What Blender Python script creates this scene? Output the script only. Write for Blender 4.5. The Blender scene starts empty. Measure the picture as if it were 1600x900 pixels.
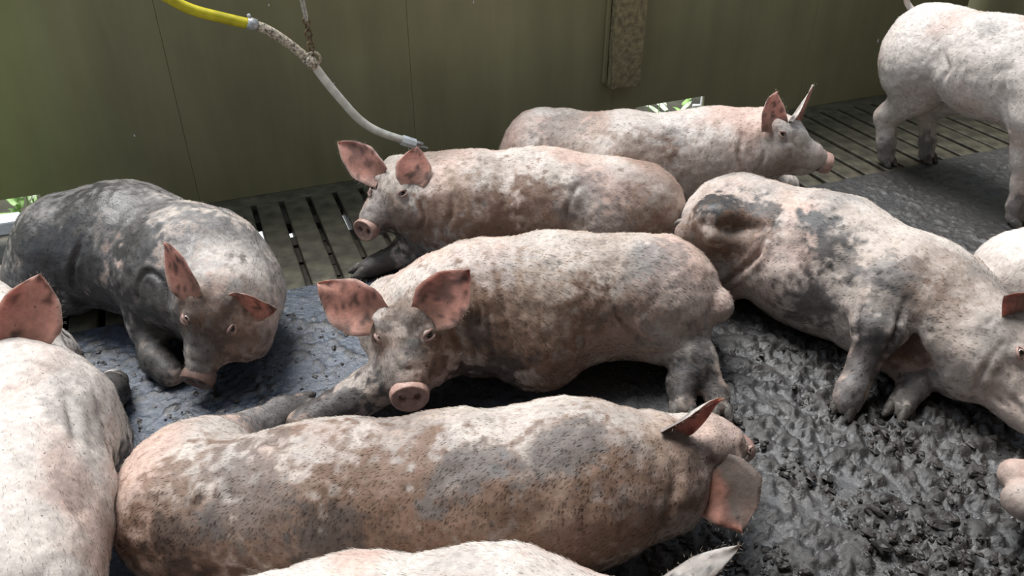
import bpy, math, random
import numpy as np
from mathutils import Vector, Matrix

# ------------------------------------------------------------------ camera, sky, sun, exposure
scene = bpy.context.scene
COL = scene.collection
PITCH = math.radians(33.0)
FPX = 1250.0                      # focal length in pixels of the 1600x900 frame
CAM_H = 1.5
cam_data = bpy.data.cameras.new('camera')
cam_data.sensor_width = 36.0
cam_data.lens = 36.0 * FPX / 1600.0
cam_data.clip_start = 0.05
cam = bpy.data.objects.new('camera', cam_data)
cam.location = (0, 0, CAM_H)
cam.rotation_euler = (math.pi / 2 - PITCH, 0, 0)
COL.objects.link(cam)
scene.camera = cam

scene.view_settings.view_transform = 'Standard'
scene.view_settings.look = 'None'
scene.view_settings.gamma = 1.0
scene.view_settings.use_curve_mapping = False
scene.view_settings.exposure = 0.13

world = bpy.data.worlds.new('sky')
scene.world = world
world.use_nodes = True
bg = world.node_tree.nodes['Background']
bg.inputs['Color'].default_value = (0.74, 0.86, 1.0, 1)
bg.inputs['Strength'].default_value = 0.95

sun_data = bpy.data.lights.new('sun', 'SUN')
sun_data.energy = 4.6
sun_data.angle = math.radians(30)
sun_data.color = (1.0, 0.99, 0.975)
sun = bpy.data.objects.new('sun', sun_data)
COL.objects.link(sun)

# wall frame: e_s runs along the back wall, e_o points from the camera to the wall
WA = math.radians(21.7)
ES = np.array([math.cos(WA), math.sin(WA), 0.0])
EO = np.array([-math.sin(WA), math.cos(WA), 0.0])
UP = np.array([0, 0, 1.0])
WALL_O = 3.2
def SO(s, o, z=0.0):
    return ES * s + EO * o + UP * z

sun_dir = SO(-0.14, 0.40, 0.88)      # towards the light
sun.rotation_euler = Vector(sun_dir).to_track_quat('Z', 'Y').to_euler()

# ------------------------------------------------------------------ helpers
C0 = np.array([0, 0, CAM_H])
FWD = np.array([0, math.cos(PITCH), -math.sin(PITCH)])
UPV = np.array([0, math.sin(PITCH), math.cos(PITCH)])
RGT = np.array([1.0, 0, 0])
def ray(px, py):
    return FWD + RGT * ((px - 800) / FPX) + UPV * ((450 - py) / FPX)
def at(px, py, z):
    d = ray(px, py)
    return C0 + d * ((z - CAM_H) / d[2])
def at_o(px, py, o):
    d = ray(px, py)
    return C0 + d * (o / d.dot(EO))
def on_wall(px, py, o=WALL_O):
    p = at_o(px, py, o)
    return p.dot(ES), p[2]
def project(P):
    q = P - C0
    zc = q @ FWD
    return 800 + FPX * (q @ RGT) / zc, 450 - FPX * (q @ UPV) / zc, zc
def nrm(v):
    v = np.asarray(v, float)
    return v / (np.linalg.norm(v) + 1e-9)
def PT(p):
    """a point written as (px, py, z) stays a tuple; a world point is an array"""
    if isinstance(p, np.ndarray):
        return p
    return at(p[0], p[1], p[2])
def W(x, y, z):
    return np.array([x, y, z], float)

def hash3(ix, iy, iz, seed):
    h = (ix.astype(np.int64) * 374761393 + iy.astype(np.int64) * 668265263 + iz.astype(np.int64) * 2147483647 + seed * 974711) & 0xFFFFFFFF
    h = ((h ^ (h >> 13)) * 1274126177) & 0xFFFFFFFF
    h = (h ^ (h >> 16)) & 0xFFFF
    return h.astype(np.float32) / 65535.0
def vnoise(P, scale, seed=0):
    q = np.asarray(P, np.float32) * scale
    i = np.floor(q).astype(np.int64)
    f = (q - i).astype(np.float32)
    f = f * f * f * (f * (f * 6 - 15) + 10)
    r = 0
    for dx in (0, 1):
        wx = f[:, 0] if dx else 1 - f[:, 0]
        for dy in (0, 1):
            wy = f[:, 1] if dy else 1 - f[:, 1]
            for dz in (0, 1):
                wz = f[:, 2] if dz else 1 - f[:, 2]
                r = r + wx * wy * wz * hash3(i[:, 0] + dx, i[:, 1] + dy, i[:, 2] + dz, seed)
    return r
def fbm(P, scale, octaves=4, seed=0, gain=0.5):
    a, s, n = 0, 0, 1.0
    for k in range(octaves):
        a = a + n * vnoise(P, scale * 2.03 ** k, seed + 17 * k)
        s += n
        n *= gain
    return a / s
def sstep(a, b, x):
    t = np.clip((x - a) / (b - a), 0, 1)
    return t * t * (3 - 2 * t)

WPOS = {}      # world position of every object's origin
def mesh_obj(name, verts, faces, mat=None, parent=None, smooth=True, cols=None, origin=None):
    v = np.asarray(verts, float)
    o = np.zeros(3) if origin is None else np.asarray(origin, float)
    me = bpy.data.meshes.new(name)
    f = faces if isinstance(faces, list) else faces.tolist()
    me.from_pydata((v - o).tolist(), [], f)
    if cols is not None:
        a = me.color_attributes.new('Col', 'FLOAT_COLOR', 'POINT')
        a.data.foreach_set('color', np.asarray(cols, np.float32).ravel())
    if smooth:
        me.polygons.foreach_set('use_smooth', [True] * len(me.polygons))
    me.update()
    ob = bpy.data.objects.new(name, me)
    COL.objects.link(ob)
    ob.location = o.tolist()
    if mat:
        me.materials.append(mat)
    WPOS[ob.name] = o
    if parent:
        ob.parent = parent
        ob.location = (o - WPOS[parent.name]).tolist()
    return ob
def empty(name, loc):
    e = bpy.data.objects.new(name, None)
    e.location = [float(x) for x in loc]
    e.empty_display_size = 0.1
    COL.objects.link(e)
    WPOS[e.name] = np.asarray(loc, float)
    return e
def tag(o, label=None, cat=None, group=None, kind=None):
    if label: o['label'] = label
    if cat: o['category'] = cat
    if group: o['group'] = group
    if kind: o['kind'] = kind
    return o

class MB:
    def __init__(s): s.v, s.f, s.c, s.n = [], [], [], 0
    def add(s, v, f, c=None):
        v = np.asarray(v, float)
        s.v.append(v)
        s.f += [[i + s.n for i in q] for q in (f if isinstance(f, list) else f.tolist())]
        s.n += len(v)
        if c is not None:
            c = np.asarray(c, float)
            s.c.append(np.tile(c, (len(v), 1)) if c.ndim == 1 else c)
    def build(s, name, mat, parent=None, smooth=True, origin=None):
        return mesh_obj(name, np.vstack(s.v), s.f, mat, parent, smooth, np.vstack(s.c) if s.c else None, origin)

def frame_of(t, hint=(0, 0, 1)):
    t = nrm(t)
    h = np.asarray(hint, float)
    if abs(t.dot(nrm(h))) > 0.95: h = np.array([1.0, 0.1, 0])
    a = nrm(np.cross(h, t))
    return a, np.cross(t, a)
def tube(pts, radii, seg=10, caps=True, squash=1.0):
    pts = np.asarray(pts, float)
    radii = np.broadcast_to(np.asarray(radii, float), (len(pts),))
    v, f = [], []
    a, b = frame_of(pts[1] - pts[0])
    for i, p in enumerate(pts):
        t = nrm(pts[min(i + 1, len(pts) - 1)] - pts[max(i - 1, 0)])
        a = nrm(a - t * a.dot(t)); b = np.cross(t, a)
        for k in range(seg):
            w = 2 * math.pi * k / seg
            v.append(p + radii[i] * (a * math.cos(w) + b * math.sin(w) * squash))
    for i in range(len(pts) - 1):
        for k in range(seg):
            k2 = (k + 1) % seg
            f.append([i * seg + k, i * seg + k2, (i + 1) * seg + k2, (i + 1) * seg + k])
    if caps:
        f.append(list(range(seg))[::-1])
        f.append([(len(pts) - 1) * seg + k for k in range(seg)])
    return np.array(v), f
def smooth_path(ctrl, n):
    """Catmull-Rom through control points"""
    c = np.asarray(ctrl, float)
    c = np.vstack([2 * c[0] - c[1], c, 2 * c[-1] - c[-2]])
    out = []
    m = len(c) - 3
    for j in range(n):
        u = j / (n - 1) * m
        i = min(int(u), m - 1)
        t = u - i
        p0, p1, p2, p3 = c[i:i + 4]
        out.append(0.5 * (2 * p1 + (p2 - p0) * t + (2 * p0 - 5 * p1 + 4 * p2 - p3) * t ** 2 + (3 * p1 - p0 - 3 * p2 + p3) * t ** 3))
    return np.array(out)
def box_so(s0, s1, o0, o1, z0, z1):
    v = [SO(s, o, z) for z in (z0, z1) for o in (o0, o1) for s in (s0, s1)]
    f = [[0, 2, 3, 1], [4, 5, 7, 6], [0, 1, 5, 4], [2, 6, 7, 3], [0, 4, 6, 2], [1, 3, 7, 5]]
    return v, f
def bevel(ob, w=0.004, seg=2):
    m = ob.modifiers.new('bevel', 'BEVEL'); m.width = w; m.segments = seg; m.limit_method = 'ANGLE'
    return ob

# ------------------------------------------------------------------ materials
def new_mat(name):
    m = bpy.data.materials.new(name)
    m.use_nodes = True
    nt = m.node_tree
    return m, nt, nt.nodes['Principled BSDF']
def N(nt, kind, **kw):
    n = nt.nodes.new(kind)
    for k, v in kw.items():
        if k in n.inputs: n.inputs[k].default_value = v
        else: setattr(n, k, v)
    return n
def plain(name, col, rough=0.6, metal=0.0, noise=0.15, scale=30.0, bump=0.15):
    m, nt, b = new_mat(name)
    tc = N(nt, 'ShaderNodeTexCoord')
    nz = N(nt, 'ShaderNodeTexNoise', Scale=scale, Detail=5.0)
    nt.links.new(tc.outputs['Object'], nz.inputs['Vector'])
    rp = N(nt, 'ShaderNodeValToRGB')
    c = np.array(col)
    rp.color_ramp.elements[0].color = (*np.clip(c * (1 - noise * 2), 0, 1), 1)
    rp.color_ramp.elements[1].color = (*np.clip(c * (1 + noise * 2), 0, 1), 1)
    rp.color_ramp.elements[0].position = 0.3
    rp.color_ramp.elements[1].position = 0.7
    nt.links.new(nz.outputs['Fac'], rp.inputs['Fac'])
    nt.links.new(rp.outputs['Color'], b.inputs['Base Color'])
    b.inputs['Roughness'].default_value = rough
    b.inputs['Metallic'].default_value = metal
    if bump:
        bp = N(nt, 'ShaderNodeBump', Strength=bump, Distance=0.01)
        nt.links.new(nz.outputs['Fac'], bp.inputs['Height'])
        nt.links.new(bp.outputs['Normal'], b.inputs['Normal'])
    return m
def vcol(name, rough=0.6, bump=0.2, scale=60.0, dist=0.004, sss=0.0, spec=0.4, rough_alpha=False, speck=0.0):
    """colour comes from the per-vertex pigment 'Col'; its alpha is the roughness"""
    m, nt, b = new_mat(name)
    at_ = N(nt, 'ShaderNodeAttribute', attribute_name='Col')
    tc = N(nt, 'ShaderNodeTexCoord')
    nz = N(nt, 'ShaderNodeTexNoise', Scale=scale, Detail=6.0, Roughness=0.65)
    nt.links.new(tc.outputs['Object'], nz.inputs['Vector'])
    mr = N(nt, 'ShaderNodeMapRange')
    mr.inputs['From Min'].default_value = 0.25; mr.inputs['From Max'].default_value = 0.75
    mr.inputs['To Min'].default_value = 0.72; mr.inputs['To Max'].default_value = 1.22
    nt.links.new(nz.outputs['Fac'], mr.inputs['Value'])
    mx = N(nt, 'ShaderNodeVectorMath', operation='SCALE')
    nt.links.new(at_.outputs['Color'], mx.inputs[0])
    nt.links.new(mr.outputs['Result'], mx.inputs['Scale'])
    last = mx.outputs['Vector']
    if speck:
        n2 = N(nt, 'ShaderNodeTexNoise', Scale=scale * 1.7, Detail=3.0)
        nt.links.new(tc.outputs['Object'], n2.inputs['Vector'])
        m2 = N(nt, 'ShaderNodeMapRange')
        m2.inputs['From Min'].default_value = 0.66; m2.inputs['From Max'].default_value = 0.74
        m2.inputs['To Min'].default_value = 0.0; m2.inputs['To Max'].default_value = speck
        nt.links.new(n2.outputs['Fac'], m2.inputs['Value'])
        mm = N(nt, 'ShaderNodeMix', data_type='RGBA')
        nt.links.new(m2.outputs['Result'], mm.inputs['Factor'])
        nt.links.new(last, mm.inputs['A'])
        mm.inputs['B'].default_value = (0.03, 0.026, 0.024, 1)
        last = mm.outputs['Result']
    nt.links.new(last, b.inputs['Base Color'])
    b.inputs['Roughness'].default_value = rough
    b.inputs['Specular IOR Level'].default_value = spec
    if rough_alpha:
        nt.links.new(at_.outputs['Alpha'], b.inputs['Roughness'])
    if sss:
        b.inputs['Subsurface Weight'].default_value = sss
        b.inputs['Subsurface Radius'].default_value = (1.0, 0.35, 0.2)
        b.inputs['Subsurface Scale'].default_value = 0.012
    if bump:
        bp = N(nt, 'ShaderNodeBump', Strength=bump, Distance=dist)
        nt.links.new(nz.outputs['Fac'], bp.inputs['Height'])
        nt.links.new(bp.outputs['Normal'], b.inputs['Normal'])
    return m

M_SKIN = vcol('pig_skin', 0.55, 0.5, 70.0, 0.004, rough_alpha=True, speck=0.75)
M_EAR = vcol('pig_ear', 0.55, 0.5, 60.0, 0.004, sss=0.25, speck=0.6)
M_SNOUT = vcol('pig_snout', 0.45, 0.4, 90.0, 0.003, speck=0.6)
M_HAIR = vcol('pig_bristle', 0.5, 0.0, 40.0)
def hair_material(m):
    nt = m.node_tree; b = nt.nodes['Principled BSDF']; out = nt.nodes['Material Output']
    tr = N(nt, 'ShaderNodeBsdfTranslucent'); mix = N(nt, 'ShaderNodeMixShader'); mix.inputs[0].default_value = 0.25
    nt.links.new(b.inputs['Base Color'].links[0].from_socket, tr.inputs['Color'])
    nt.links.new(b.outputs[0], mix.inputs[1]); nt.links.new(tr.outputs[0], mix.inputs[2]); nt.links.new(mix.outputs[0], out.inputs['Surface'])
hair_material(M_HAIR)
M_HOOF = plain('hoof', (0.11, 0.098, 0.085), 0.6, noise=0.3, scale=60, bump=0.4)
M_EYE = vcol('pig_eye', 0.12, 0.0, 10.0, spec=0.6)
M_LID = plain('eyelid', (0.36, 0.235, 0.20), 0.5, noise=0.15, scale=80)

# ------------------------------------------------------------------ pig bodies: smooth distance field -> surface nets
def smin(a, b, k):
    h = np.clip(0.5 + 0.5 * (b - a) / k, 0, 1)
    return b + (a - b) * h - k * h * (1 - h)
def smax(a, b, k):
    return -smin(-a, -b, k)

class Field:
    def __init__(s, voxel): s.p, s.vox = [], voxel
    def cone(s, a, b, ra, rb, k=0.05, neg=False): s.p.append(('c', np.asarray(a), np.asarray(b), ra, rb, k, neg))
    def ball(s, a, r, k=0.05, neg=False): s.p.append(('s', np.asarray(a), None, r, r, k, neg))
    def ell(s, c, R, r, k=0.05, neg=False): s.p.append(('e', np.asarray(c), np.asarray(R), np.asarray(r), max(r), k, neg))
    def mesh(s):
        vx = s.vox
        lo = np.full(3, 1e9); hi = -lo
        for q in s.p:
            if q[6]: continue
            if q[0] == 'c':
                lo = np.minimum(lo, np.minimum(q[1] - q[3], q[2] - q[4])); hi = np.maximum(hi, np.maximum(q[1] + q[3], q[2] + q[4]))
            else:
                lo = np.minimum(lo, q[1] - q[4]); hi = np.maximum(hi, q[1] + q[4])
        lo = lo - 4 * vx; hi = hi + 4 * vx
        n = np.ceil((hi - lo) / vx).astype(int) + 1
        D = np.full(n, 0.5, np.float32)
        for q in s.p:
            k = q[5]; m = k + 3 * vx
            if q[0] == 'c':
                l = np.minimum(q[1] - q[3], q[2] - q[4]); h = np.maximum(q[1] + q[3], q[2] + q[4])
            else:
                l = q[1] - q[4]; h = q[1] + q[4]
            i0 = np.clip(np.floor((l - m - lo) / vx).astype(int), 0, n - 1); i1 = np.clip(np.ceil((h + m - lo) / vx).astype(int) + 1, 1, n)
            X = (lo[0] + vx * np.arange(i0[0], i1[0])).astype(np.float32)[:, None, None]
            Y = (lo[1] + vx * np.arange(i0[1], i1[1])).astype(np.float32)[None, :, None]
            Z = (lo[2] + vx * np.arange(i0[2], i1[2])).astype(np.float32)[None, None, :]
            c = q[1]
            dx, dy, dz = X - np.float32(c[0]), Y - np.float32(c[1]), Z - np.float32(c[2])
            if q[0] == 's':
                d = np.sqrt(dx * dx + dy * dy + dz * dz) - q[3]
            elif q[0] == 'c':
                e = (q[2] - q[1]).astype(np.float32); L = float(e.dot(e)) + 1e-9
                t = np.clip((dx * e[0] + dy * e[1] + dz * e[2]) / L, 0, 1)
                ax, ay, az = dx - t * e[0], dy - t * e[1], dz - t * e[2]
                d = np.sqrt(ax * ax + ay * ay + az * az) - (q[3] + t * (q[4] - q[3]))
            else:
                R = q[2].astype(np.float32); r = q[3]
                u = [(dx * R[0, j] + dy * R[1, j] + dz * R[2, j]) / np.float32(r[j]) for j in range(3)]
                k0 = np.sqrt(u[0] ** 2 + u[1] ** 2 + u[2] ** 2) + 1e-6
                k1 = np.sqrt((u[0] / r[0]) ** 2 + (u[1] / r[1]) ** 2 + (u[2] / r[2]) ** 2) + 1e-6
                d = k0 * (k0 - 1) / k1
            sl = tuple(slice(a, b) for a, b in zip(i0, i1))
            D[sl] = smax(D[sl], -d, k) if q[6] else smin(D[sl], d.astype(np.float32), k)
        # surface nets
        S = D < 0
        c = S[:-1, :-1, :-1].astype(np.int8)
        cnt = np.zeros_like(c)
        for a in (0, 1):
            for b in (0, 1):
                for e in (0, 1):
                    cnt += S[a:a + n[0] - 1, b:b + n[1] - 1, e:e + n[2] - 1]
        act = (cnt > 0) & (cnt < 8)
        I = np.argwhere(act)
        idx = np.full(act.shape, -1, np.int64); idx[act] = np.arange(len(I))
        acc = np.zeros((len(I), 3)); num = np.zeros(len(I))
        corners = [(a, b, e) for a in (0, 1) for b in (0, 1) for e in (0, 1)]
        for a in corners:
            for ax in range(3):
                if a[ax]: continue
                b = list(a); b[ax] = 1
                da = D[I[:, 0] + a[0], I[:, 1] + a[1], I[:, 2] + a[2]]; db = D[I[:, 0] + b[0], I[:, 1] + b[1], I[:, 2] + b[2]]
                x = (da < 0) != (db < 0)
                t = np.where(x, da / np.where(x, da - db, 1), 0)
                p = np.tile(np.array(a, float), (len(I), 1)); p[:, ax] += t
                acc += p * x[:, None]; num += x
        V = lo + vx * (I + acc / num[:, None])
        F = []
        for ax in range(3):
            u, w = (ax + 1) % 3, (ax + 2) % 3
            sl0 = [slice(1, n[j] - 1) for j in range(3)]; sl1 = [slice(1, n[j] - 1) for j in range(3)]
            sl0[ax] = slice(0, n[ax] - 1); sl1[ax] = slice(1, n[ax])
            A, B = S[tuple(sl0)], S[tuple(sl1)]
            for flip in (0, 1):
                E = np.argwhere((A & ~B) if not flip else (~A & B))
                if not len(E): continue
                base = E.copy(); base[:, u] += 1; base[:, w] += 1
                def g(du, dw):
                    q = base.copy(); q[:, u] -= du; q[:, w] -= dw
                    return idx[q[:, 0], q[:, 1], q[:, 2]]
                Q = np.stack([g(1, 1), g(0, 1), g(0, 0), g(1, 0)], 1)
                F.append(Q[:, ::-1] if flip else Q)
        F = np.vstack(F)
        F = F[(F >= 0).all(1)]
        return V, F

def vert_normals(V, F):
    a = np.cross(V[F[:, 2]] - V[F[:, 0]], V[F[:, 3]] - V[F[:, 1]])
    Nn = np.zeros_like(V)
    for j in range(4):
        for c in range(3):
            Nn[:, c] += np.bincount(F[:, j], a[:, c], len(V))
    return Nn / (np.linalg.norm(Nn, axis=1, keepdims=True) + 1e-12), np.linalg.norm(a, axis=1) * 0.5
def relax(V, F, it=2, lam=0.5):
    E = np.vstack([F[:, [0, 1]], F[:, [1, 2]], F[:, [2, 3]], F[:, [3, 0]]])
    deg = np.bincount(E[:, 0], minlength=len(V)) + np.bincount(E[:, 1], minlength=len(V))
    for _ in range(it):
        acc = np.stack([np.bincount(E[:, 0], V[E[:, 1], c], len(V)) + np.bincount(E[:, 1], V[E[:, 0], c], len(V)) for c in range(3)], 1)
        V = V + lam * (acc / np.maximum(deg, 1)[:, None] - V)
    return V

PINK = np.array([0.58, 0.415, 0.35])
PALE = np.array([0.68, 0.605, 0.55])
BEIGE = np.array([0.40, 0.305, 0.235])
BROWN = np.array([0.195, 0.118, 0.080])
MUD = np.array([0.055, 0.05, 0.048])
GREY = np.array([0.17, 0.16, 0.155])

def ear_mesh(base, tip, inner, width, cup=0.55, curl=0.0, side=0.0, nu=14, nv=10, thick=0.007):
    """leaf-shaped ear: base -> tip, 'inner' is the way the hollow faces"""
    base, tip = np.asarray(base), np.asarray(tip)
    ax = tip - base; L = np.linalg.norm(ax); t = ax / L
    n = nrm(np.asarray(inner) - t * np.dot(inner, t)); s = np.cross(t, n)
    rows = [[], []]
    for i in range(nu + 1):
        u = i / nu
        w = width * 0.5 * float(np.interp(u, [0, .15, .3, .45, .6, .75, .88, .96, 1], [.66, .88, .99, 1.0, .88, .64, .36, .16, .02]))
        w = max(w, 0.0015) * (1 + 0.03 * math.sin(17 * u + L * 90))
        cu = cup * (1 - 0.75 * u)
        th = thick * (1 - 0.65 * u)
        cpt = base + t * L * u + n * (curl * L * u * u) + s * (side * L * u * (1 - u))
        for j in range(nv + 1):
            v = -1 + 2 * j / nv
            ang = v * cu * 1.6
            r = w / max(cu * 1.6, 0.2)
            q = cpt + s * (r * math.sin(ang)) + n * (r * (1 - math.cos(ang)))
            q = q + t * (-0.08 * width * abs(v) ** 3 * (1 - u)) + n * 0.003 * math.sin(7 * u + 3 * v + L * 50)
            nn = n * math.cos(ang) - s * math.sin(ang)
            e = th * (1 - 0.75 * v * v)
            rows[0].append(q + nn * e * 0.5); rows[1].append(q - nn * e * 0.5)
    k = (nu + 1) * (nv + 1)
    V = np.array(rows[0] + rows[1])
    F = []
    W_ = nv + 1
    for i in range(nu):
        for j in range(nv):
            a = i * W_ + j
            F.append([a, a + 1, a + W_ + 1, a + W_])
            F.append([k + a, k + a + W_, k + a + W_ + 1, k + a + 1])
        a = i * W_
        F.append([a, a + W_, k + a + W_, k + a]); b = a + nv
        F.append([b, k + b, k + b + W_, b + W_])
    a = nu * W_
    for j in range(nv):
        F.append([a + j, a + j + 1, k + a + j + 1, k + a + j])
    uu = np.repeat(np.linspace(0, 1, nu + 1), W_); vv = np.tile(np.linspace(-1, 1, W_), nu + 1)
    return V, F, np.r_[uu, uu], np.r_[vv, vv], np.r_[np.ones(k), np.zeros(k)]

def sphere(seg=16, ring=10):
    v, f = [], []
    for i in range(ring + 1):
        th = math.pi * i / ring
        for j in range(seg):
            ph = 2 * math.pi * j / seg
            v.append((math.sin(th) * math.cos(ph), math.sin(th) * math.sin(ph), math.cos(th)))
    for i in range(ring):
        for j in range(seg):
            j2 = (j + 1) % seg
            f.append([i * seg + j, (i + 1) * seg + j, (i + 1) * seg + j2, i * seg + j2])
    return np.array(v), f

def bristles(parent, V, F, Nn, area, flow, cols, count, length, rng, mat=M_HAIR, name='bristles', bias=None, tone=0.5):
    w = area.copy()
    if bias is not None: w = w * bias[F].mean(1)
    pr = np.cumsum(w); pr = pr / pr[-1]
    fi = np.searchsorted(pr, rng.random(count))
    bc = rng.dirichlet((1, 1, 1, 1), count)
    q = F[fi]
    p = (V[q] * bc[:, :, None]).sum(1); n = (Nn[q] * bc[:, :, None]).sum(1); fl = (flow[q] * bc[:, :, None]).sum(1)
    c = (cols[q] * bc[:, :, None]).sum(1)[:, :3]
    fl = fl + rng.normal(0, 0.16, (count, 3))
    fl -= n * (fl * n).sum(1, keepdims=True)
    fl /= np.linalg.norm(fl, axis=1, keepdims=True) + 1e-9
    sd = np.cross(n, fl)
    ln = length * (0.5 + rng.random(count))[:, None]
    wd = (0.00009 + 0.00010 * rng.random(count))[:, None]
    root = p - n * 0.001
    mid = p + fl * ln * 0.55 + n * ln * 0.12
    tip = p + fl * ln + n * ln * 0.15
    verts = np.stack([root - sd * wd, root + sd * wd, mid + sd * wd * 0.7, tip, mid - sd * wd * 0.7], 1).reshape(-1, 3)
    k = np.arange(count)[:, None] * 5
    faces = np.hstack([k + 4, k + 3, k + 2, k + 1, k])
    tone = (tone * np.clip(c.mean(1) / 0.30, 0.12, 1.0))[:, None]
    hc = c * 1.9 * (1 - tone) + np.array([0.95, 0.88, 0.78]) * tone
    hc = hc * (0.8 + 0.4 * rng.random(count))[:, None]
    cc = np.repeat(np.hstack([np.clip(hc, 0, 0.95), np.ones((count, 1))]), 5, 0)
    o = mesh_obj(name, verts, faces, mat, parent, True, cc, parent.location)
    o['kind'] = 'stuff'
    return o

def make_pig(label, vox, torso, head=None, legs=(), extra=(), ears=(), tail=None, dirt_shade=(), clean=0.4, grey=0.3, brown=0.35,
             hair=9000, hair_len=0.013, seed=1, wrinkles=(), tk=0.07, group=None, tone=0.4, pink=0.5, eyes=(1, -1), creases=(), carve=()):
    rng = np.random.default_rng(seed)
    hair = int(hair * 0.55)
    fd = Field(vox)
    tp = [(PT(q[0]), q[1]) for q in torso]
    for (a, ra), (b, rb) in zip(tp[:-1], tp[1:]):
        fd.cone(a, b, ra, rb, tk)
    for e in extra:
        if len(e) == 3: fd.ball(PT(e[0]), e[1], e[2])
        else: fd.cone(PT(e[0]), PT(e[2]), e[1], e[3], e[4])
    for e in carve: fd.cone(PT(e[0]), PT(e[2]), e[1], e[3], e[4], True)
    hoofs = []
    for lg in legs:
        pts = [(PT(q[0]), q[1]) for q in lg['p']]
        for i, ((a, ra), (b, rb)) in enumerate(zip(pts[:-1], pts[1:])):
            fd.cone(a, b, ra, rb, lg.get('k', 0.06) if i == 0 else 0.022)
        if lg.get('hoof', 1):
            hoofs.append((pts[-1][0], nrm(pts[-1][0] - pts[-2][0]) if 'dir' not in lg else nrm(lg['dir']), pts[-1][1], lg.get('side')))
    H = None
    if head:
        P, S = PT(head['P']), PT(head['S'])
        L = np.linalg.norm(S - P); f = (S - P) / L
        up = np.asarray(head.get('up', (0, 0, 1)), float)
        up = nrm(up - f * up.dot(f)); lf = np.cross(up, f)
        rl = math.radians(head.get('roll', 0))
        up, lf = up * math.cos(rl) + lf * math.sin(rl), lf * math.cos(rl) - up * math.sin(rl)
        H = (P, f, lf, up, L)
        fat = head.get('fat', 1.0); mz = head.get('muz', 1.08)
        h = lambda x, y, z: P + L * (f * x + lf * y + up * z)
        R3 = np.stack([f, lf, up], 1)
        fd.ell(h(0.16, 0, 0.0), R3, np.array([0.34, 0.30, 0.28]) * L, 0.05 * L / 0.3)
        fd.cone(h(0.30, 0, -0.02), h(0.64, 0, -0.085), 0.24 * L, 0.175 * L * mz, 0.05)
        fd.cone(h(0.62, 0, -0.085), h(0.80, 0, -0.065), 0.172 * L * mz, 0.152 * L * mz, 0.03)
        fd.cone(h(0.15, 0, -0.22), h(0.55, 0, -0.24), 0.25 * L * fat, 0.15 * L, 0.05)
        fd.cone(h(0.55, 0, -0.24), h(0.76, 0, -0.21), 0.13 * L, 0.08 * L, 0.03)
        for sg in (1, -1):
            fd.ball(h(0.20, 0.17 * sg * fat, -0.20), 0.225 * L * fat, 0.05)
            fd.ball(h(0.46, 0.15 * sg, -0.13), 0.12 * L, 0.04)
            fd.ball(h(0.33, 0.155 * sg, 0.165), 0.085 * L, 0.04)       # brow
            fd.ball(h(-0.02, 0.17 * sg, 0.11), 0.085 * L, 0.05)           # ear root
            fd.cone(h(0.95, 0.075 * sg, -0.205), h(0.60, 0.175 * sg, -0.225), 0.006, 0.007, 0.012, True)   # mouth line
        # upper rim of the snout, with two wrinkles behind it
        for x_ in (0.87, 0.81):
            fd.cone(h(x_, 0.08, 0.085 * mz), h(x_, -0.08, 0.085 * mz), 0.004, 0.004, 0.010, True)
    V, F = fd.mesh()
    V = relax(V, F, 2, 0.5)
    Nn, _ = vert_normals(V, F)
    # flesh: soft lumps, folds
    V = V + Nn * ((fbm(V + seed, 9, 3, seed) - 0.5) * 0.022 + (fbm(V + seed, 34, 2, seed + 5) - 0.5) * 0.006)[:, None]
    for w in wrinkles:      # (centre, axis, radius, wavelength, amplitude)
        c, axd = PT(w[0]), nrm(w[1])
        q = V - c
        m = np.exp(-(q ** 2).sum(1) / w[2] ** 2)
        ph = (q @ axd) / w[3] + 0.35 * (vnoise(V, 9, seed + 3) - 0.5)
        V = V + Nn * (m * w[4] * (np.abs(np.sin(math.pi * ph)) ** 0.6 - 0.7))[:, None]
    VP = project(V); VF = ((C0 - V) * Nn).sum(1) > 0
    def vis0(px_, py_):
        dd = (VP[0] - px_) ** 2 + (VP[1] - py_) ** 2 + np.where(VF, 0, 1e6)
        near = np.where(dd < dd.min() + 40)[0]
        return V[near[np.argmin(VP[2][near])]].copy()
    cut = np.zeros(len(V))
    for pl_, wd_, dp_ in creases:       # skin folds: polyline seen on the surface, width, depth
        pts = smooth_path([vis0(*q) for q in pl_], 5 * len(pl_))
        dmin = np.full(len(V), 9.0)
        box = ((V > pts.min(0) - 4 * wd_) & (V < pts.max(0) + 4 * wd_)).all(1)
        sub = V[box]; dm = np.full(len(sub), 9.0); fade = np.ones(len(sub))
        for i_, (a_, b_) in enumerate(zip(pts[:-1], pts[1:])):
            e_ = b_ - a_; t_ = np.clip(((sub - a_) @ e_) / (e_.dot(e_) + 1e-9), 0, 1)
            d_ = np.linalg.norm(sub - a_ - t_[:, None] * e_, axis=1)
            fd_ = np.sin(math.pi * np.clip((i_ + t_) / (len(pts) - 1), 0.04, 0.96)) ** 0.5
            up_ = d_ < dm; dm = np.where(up_, d_, dm); fade = np.where(up_, fd_, fade)
        cut[box] += fade * dp_ * (-np.exp(-(dm / (0.45 * wd_)) ** 2) + 0.35 * np.exp(-((dm - 1.25 * wd_) / (0.7 * wd_)) ** 2))
    V = V + Nn * cut[:, None]
    eye_spots = []
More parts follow.
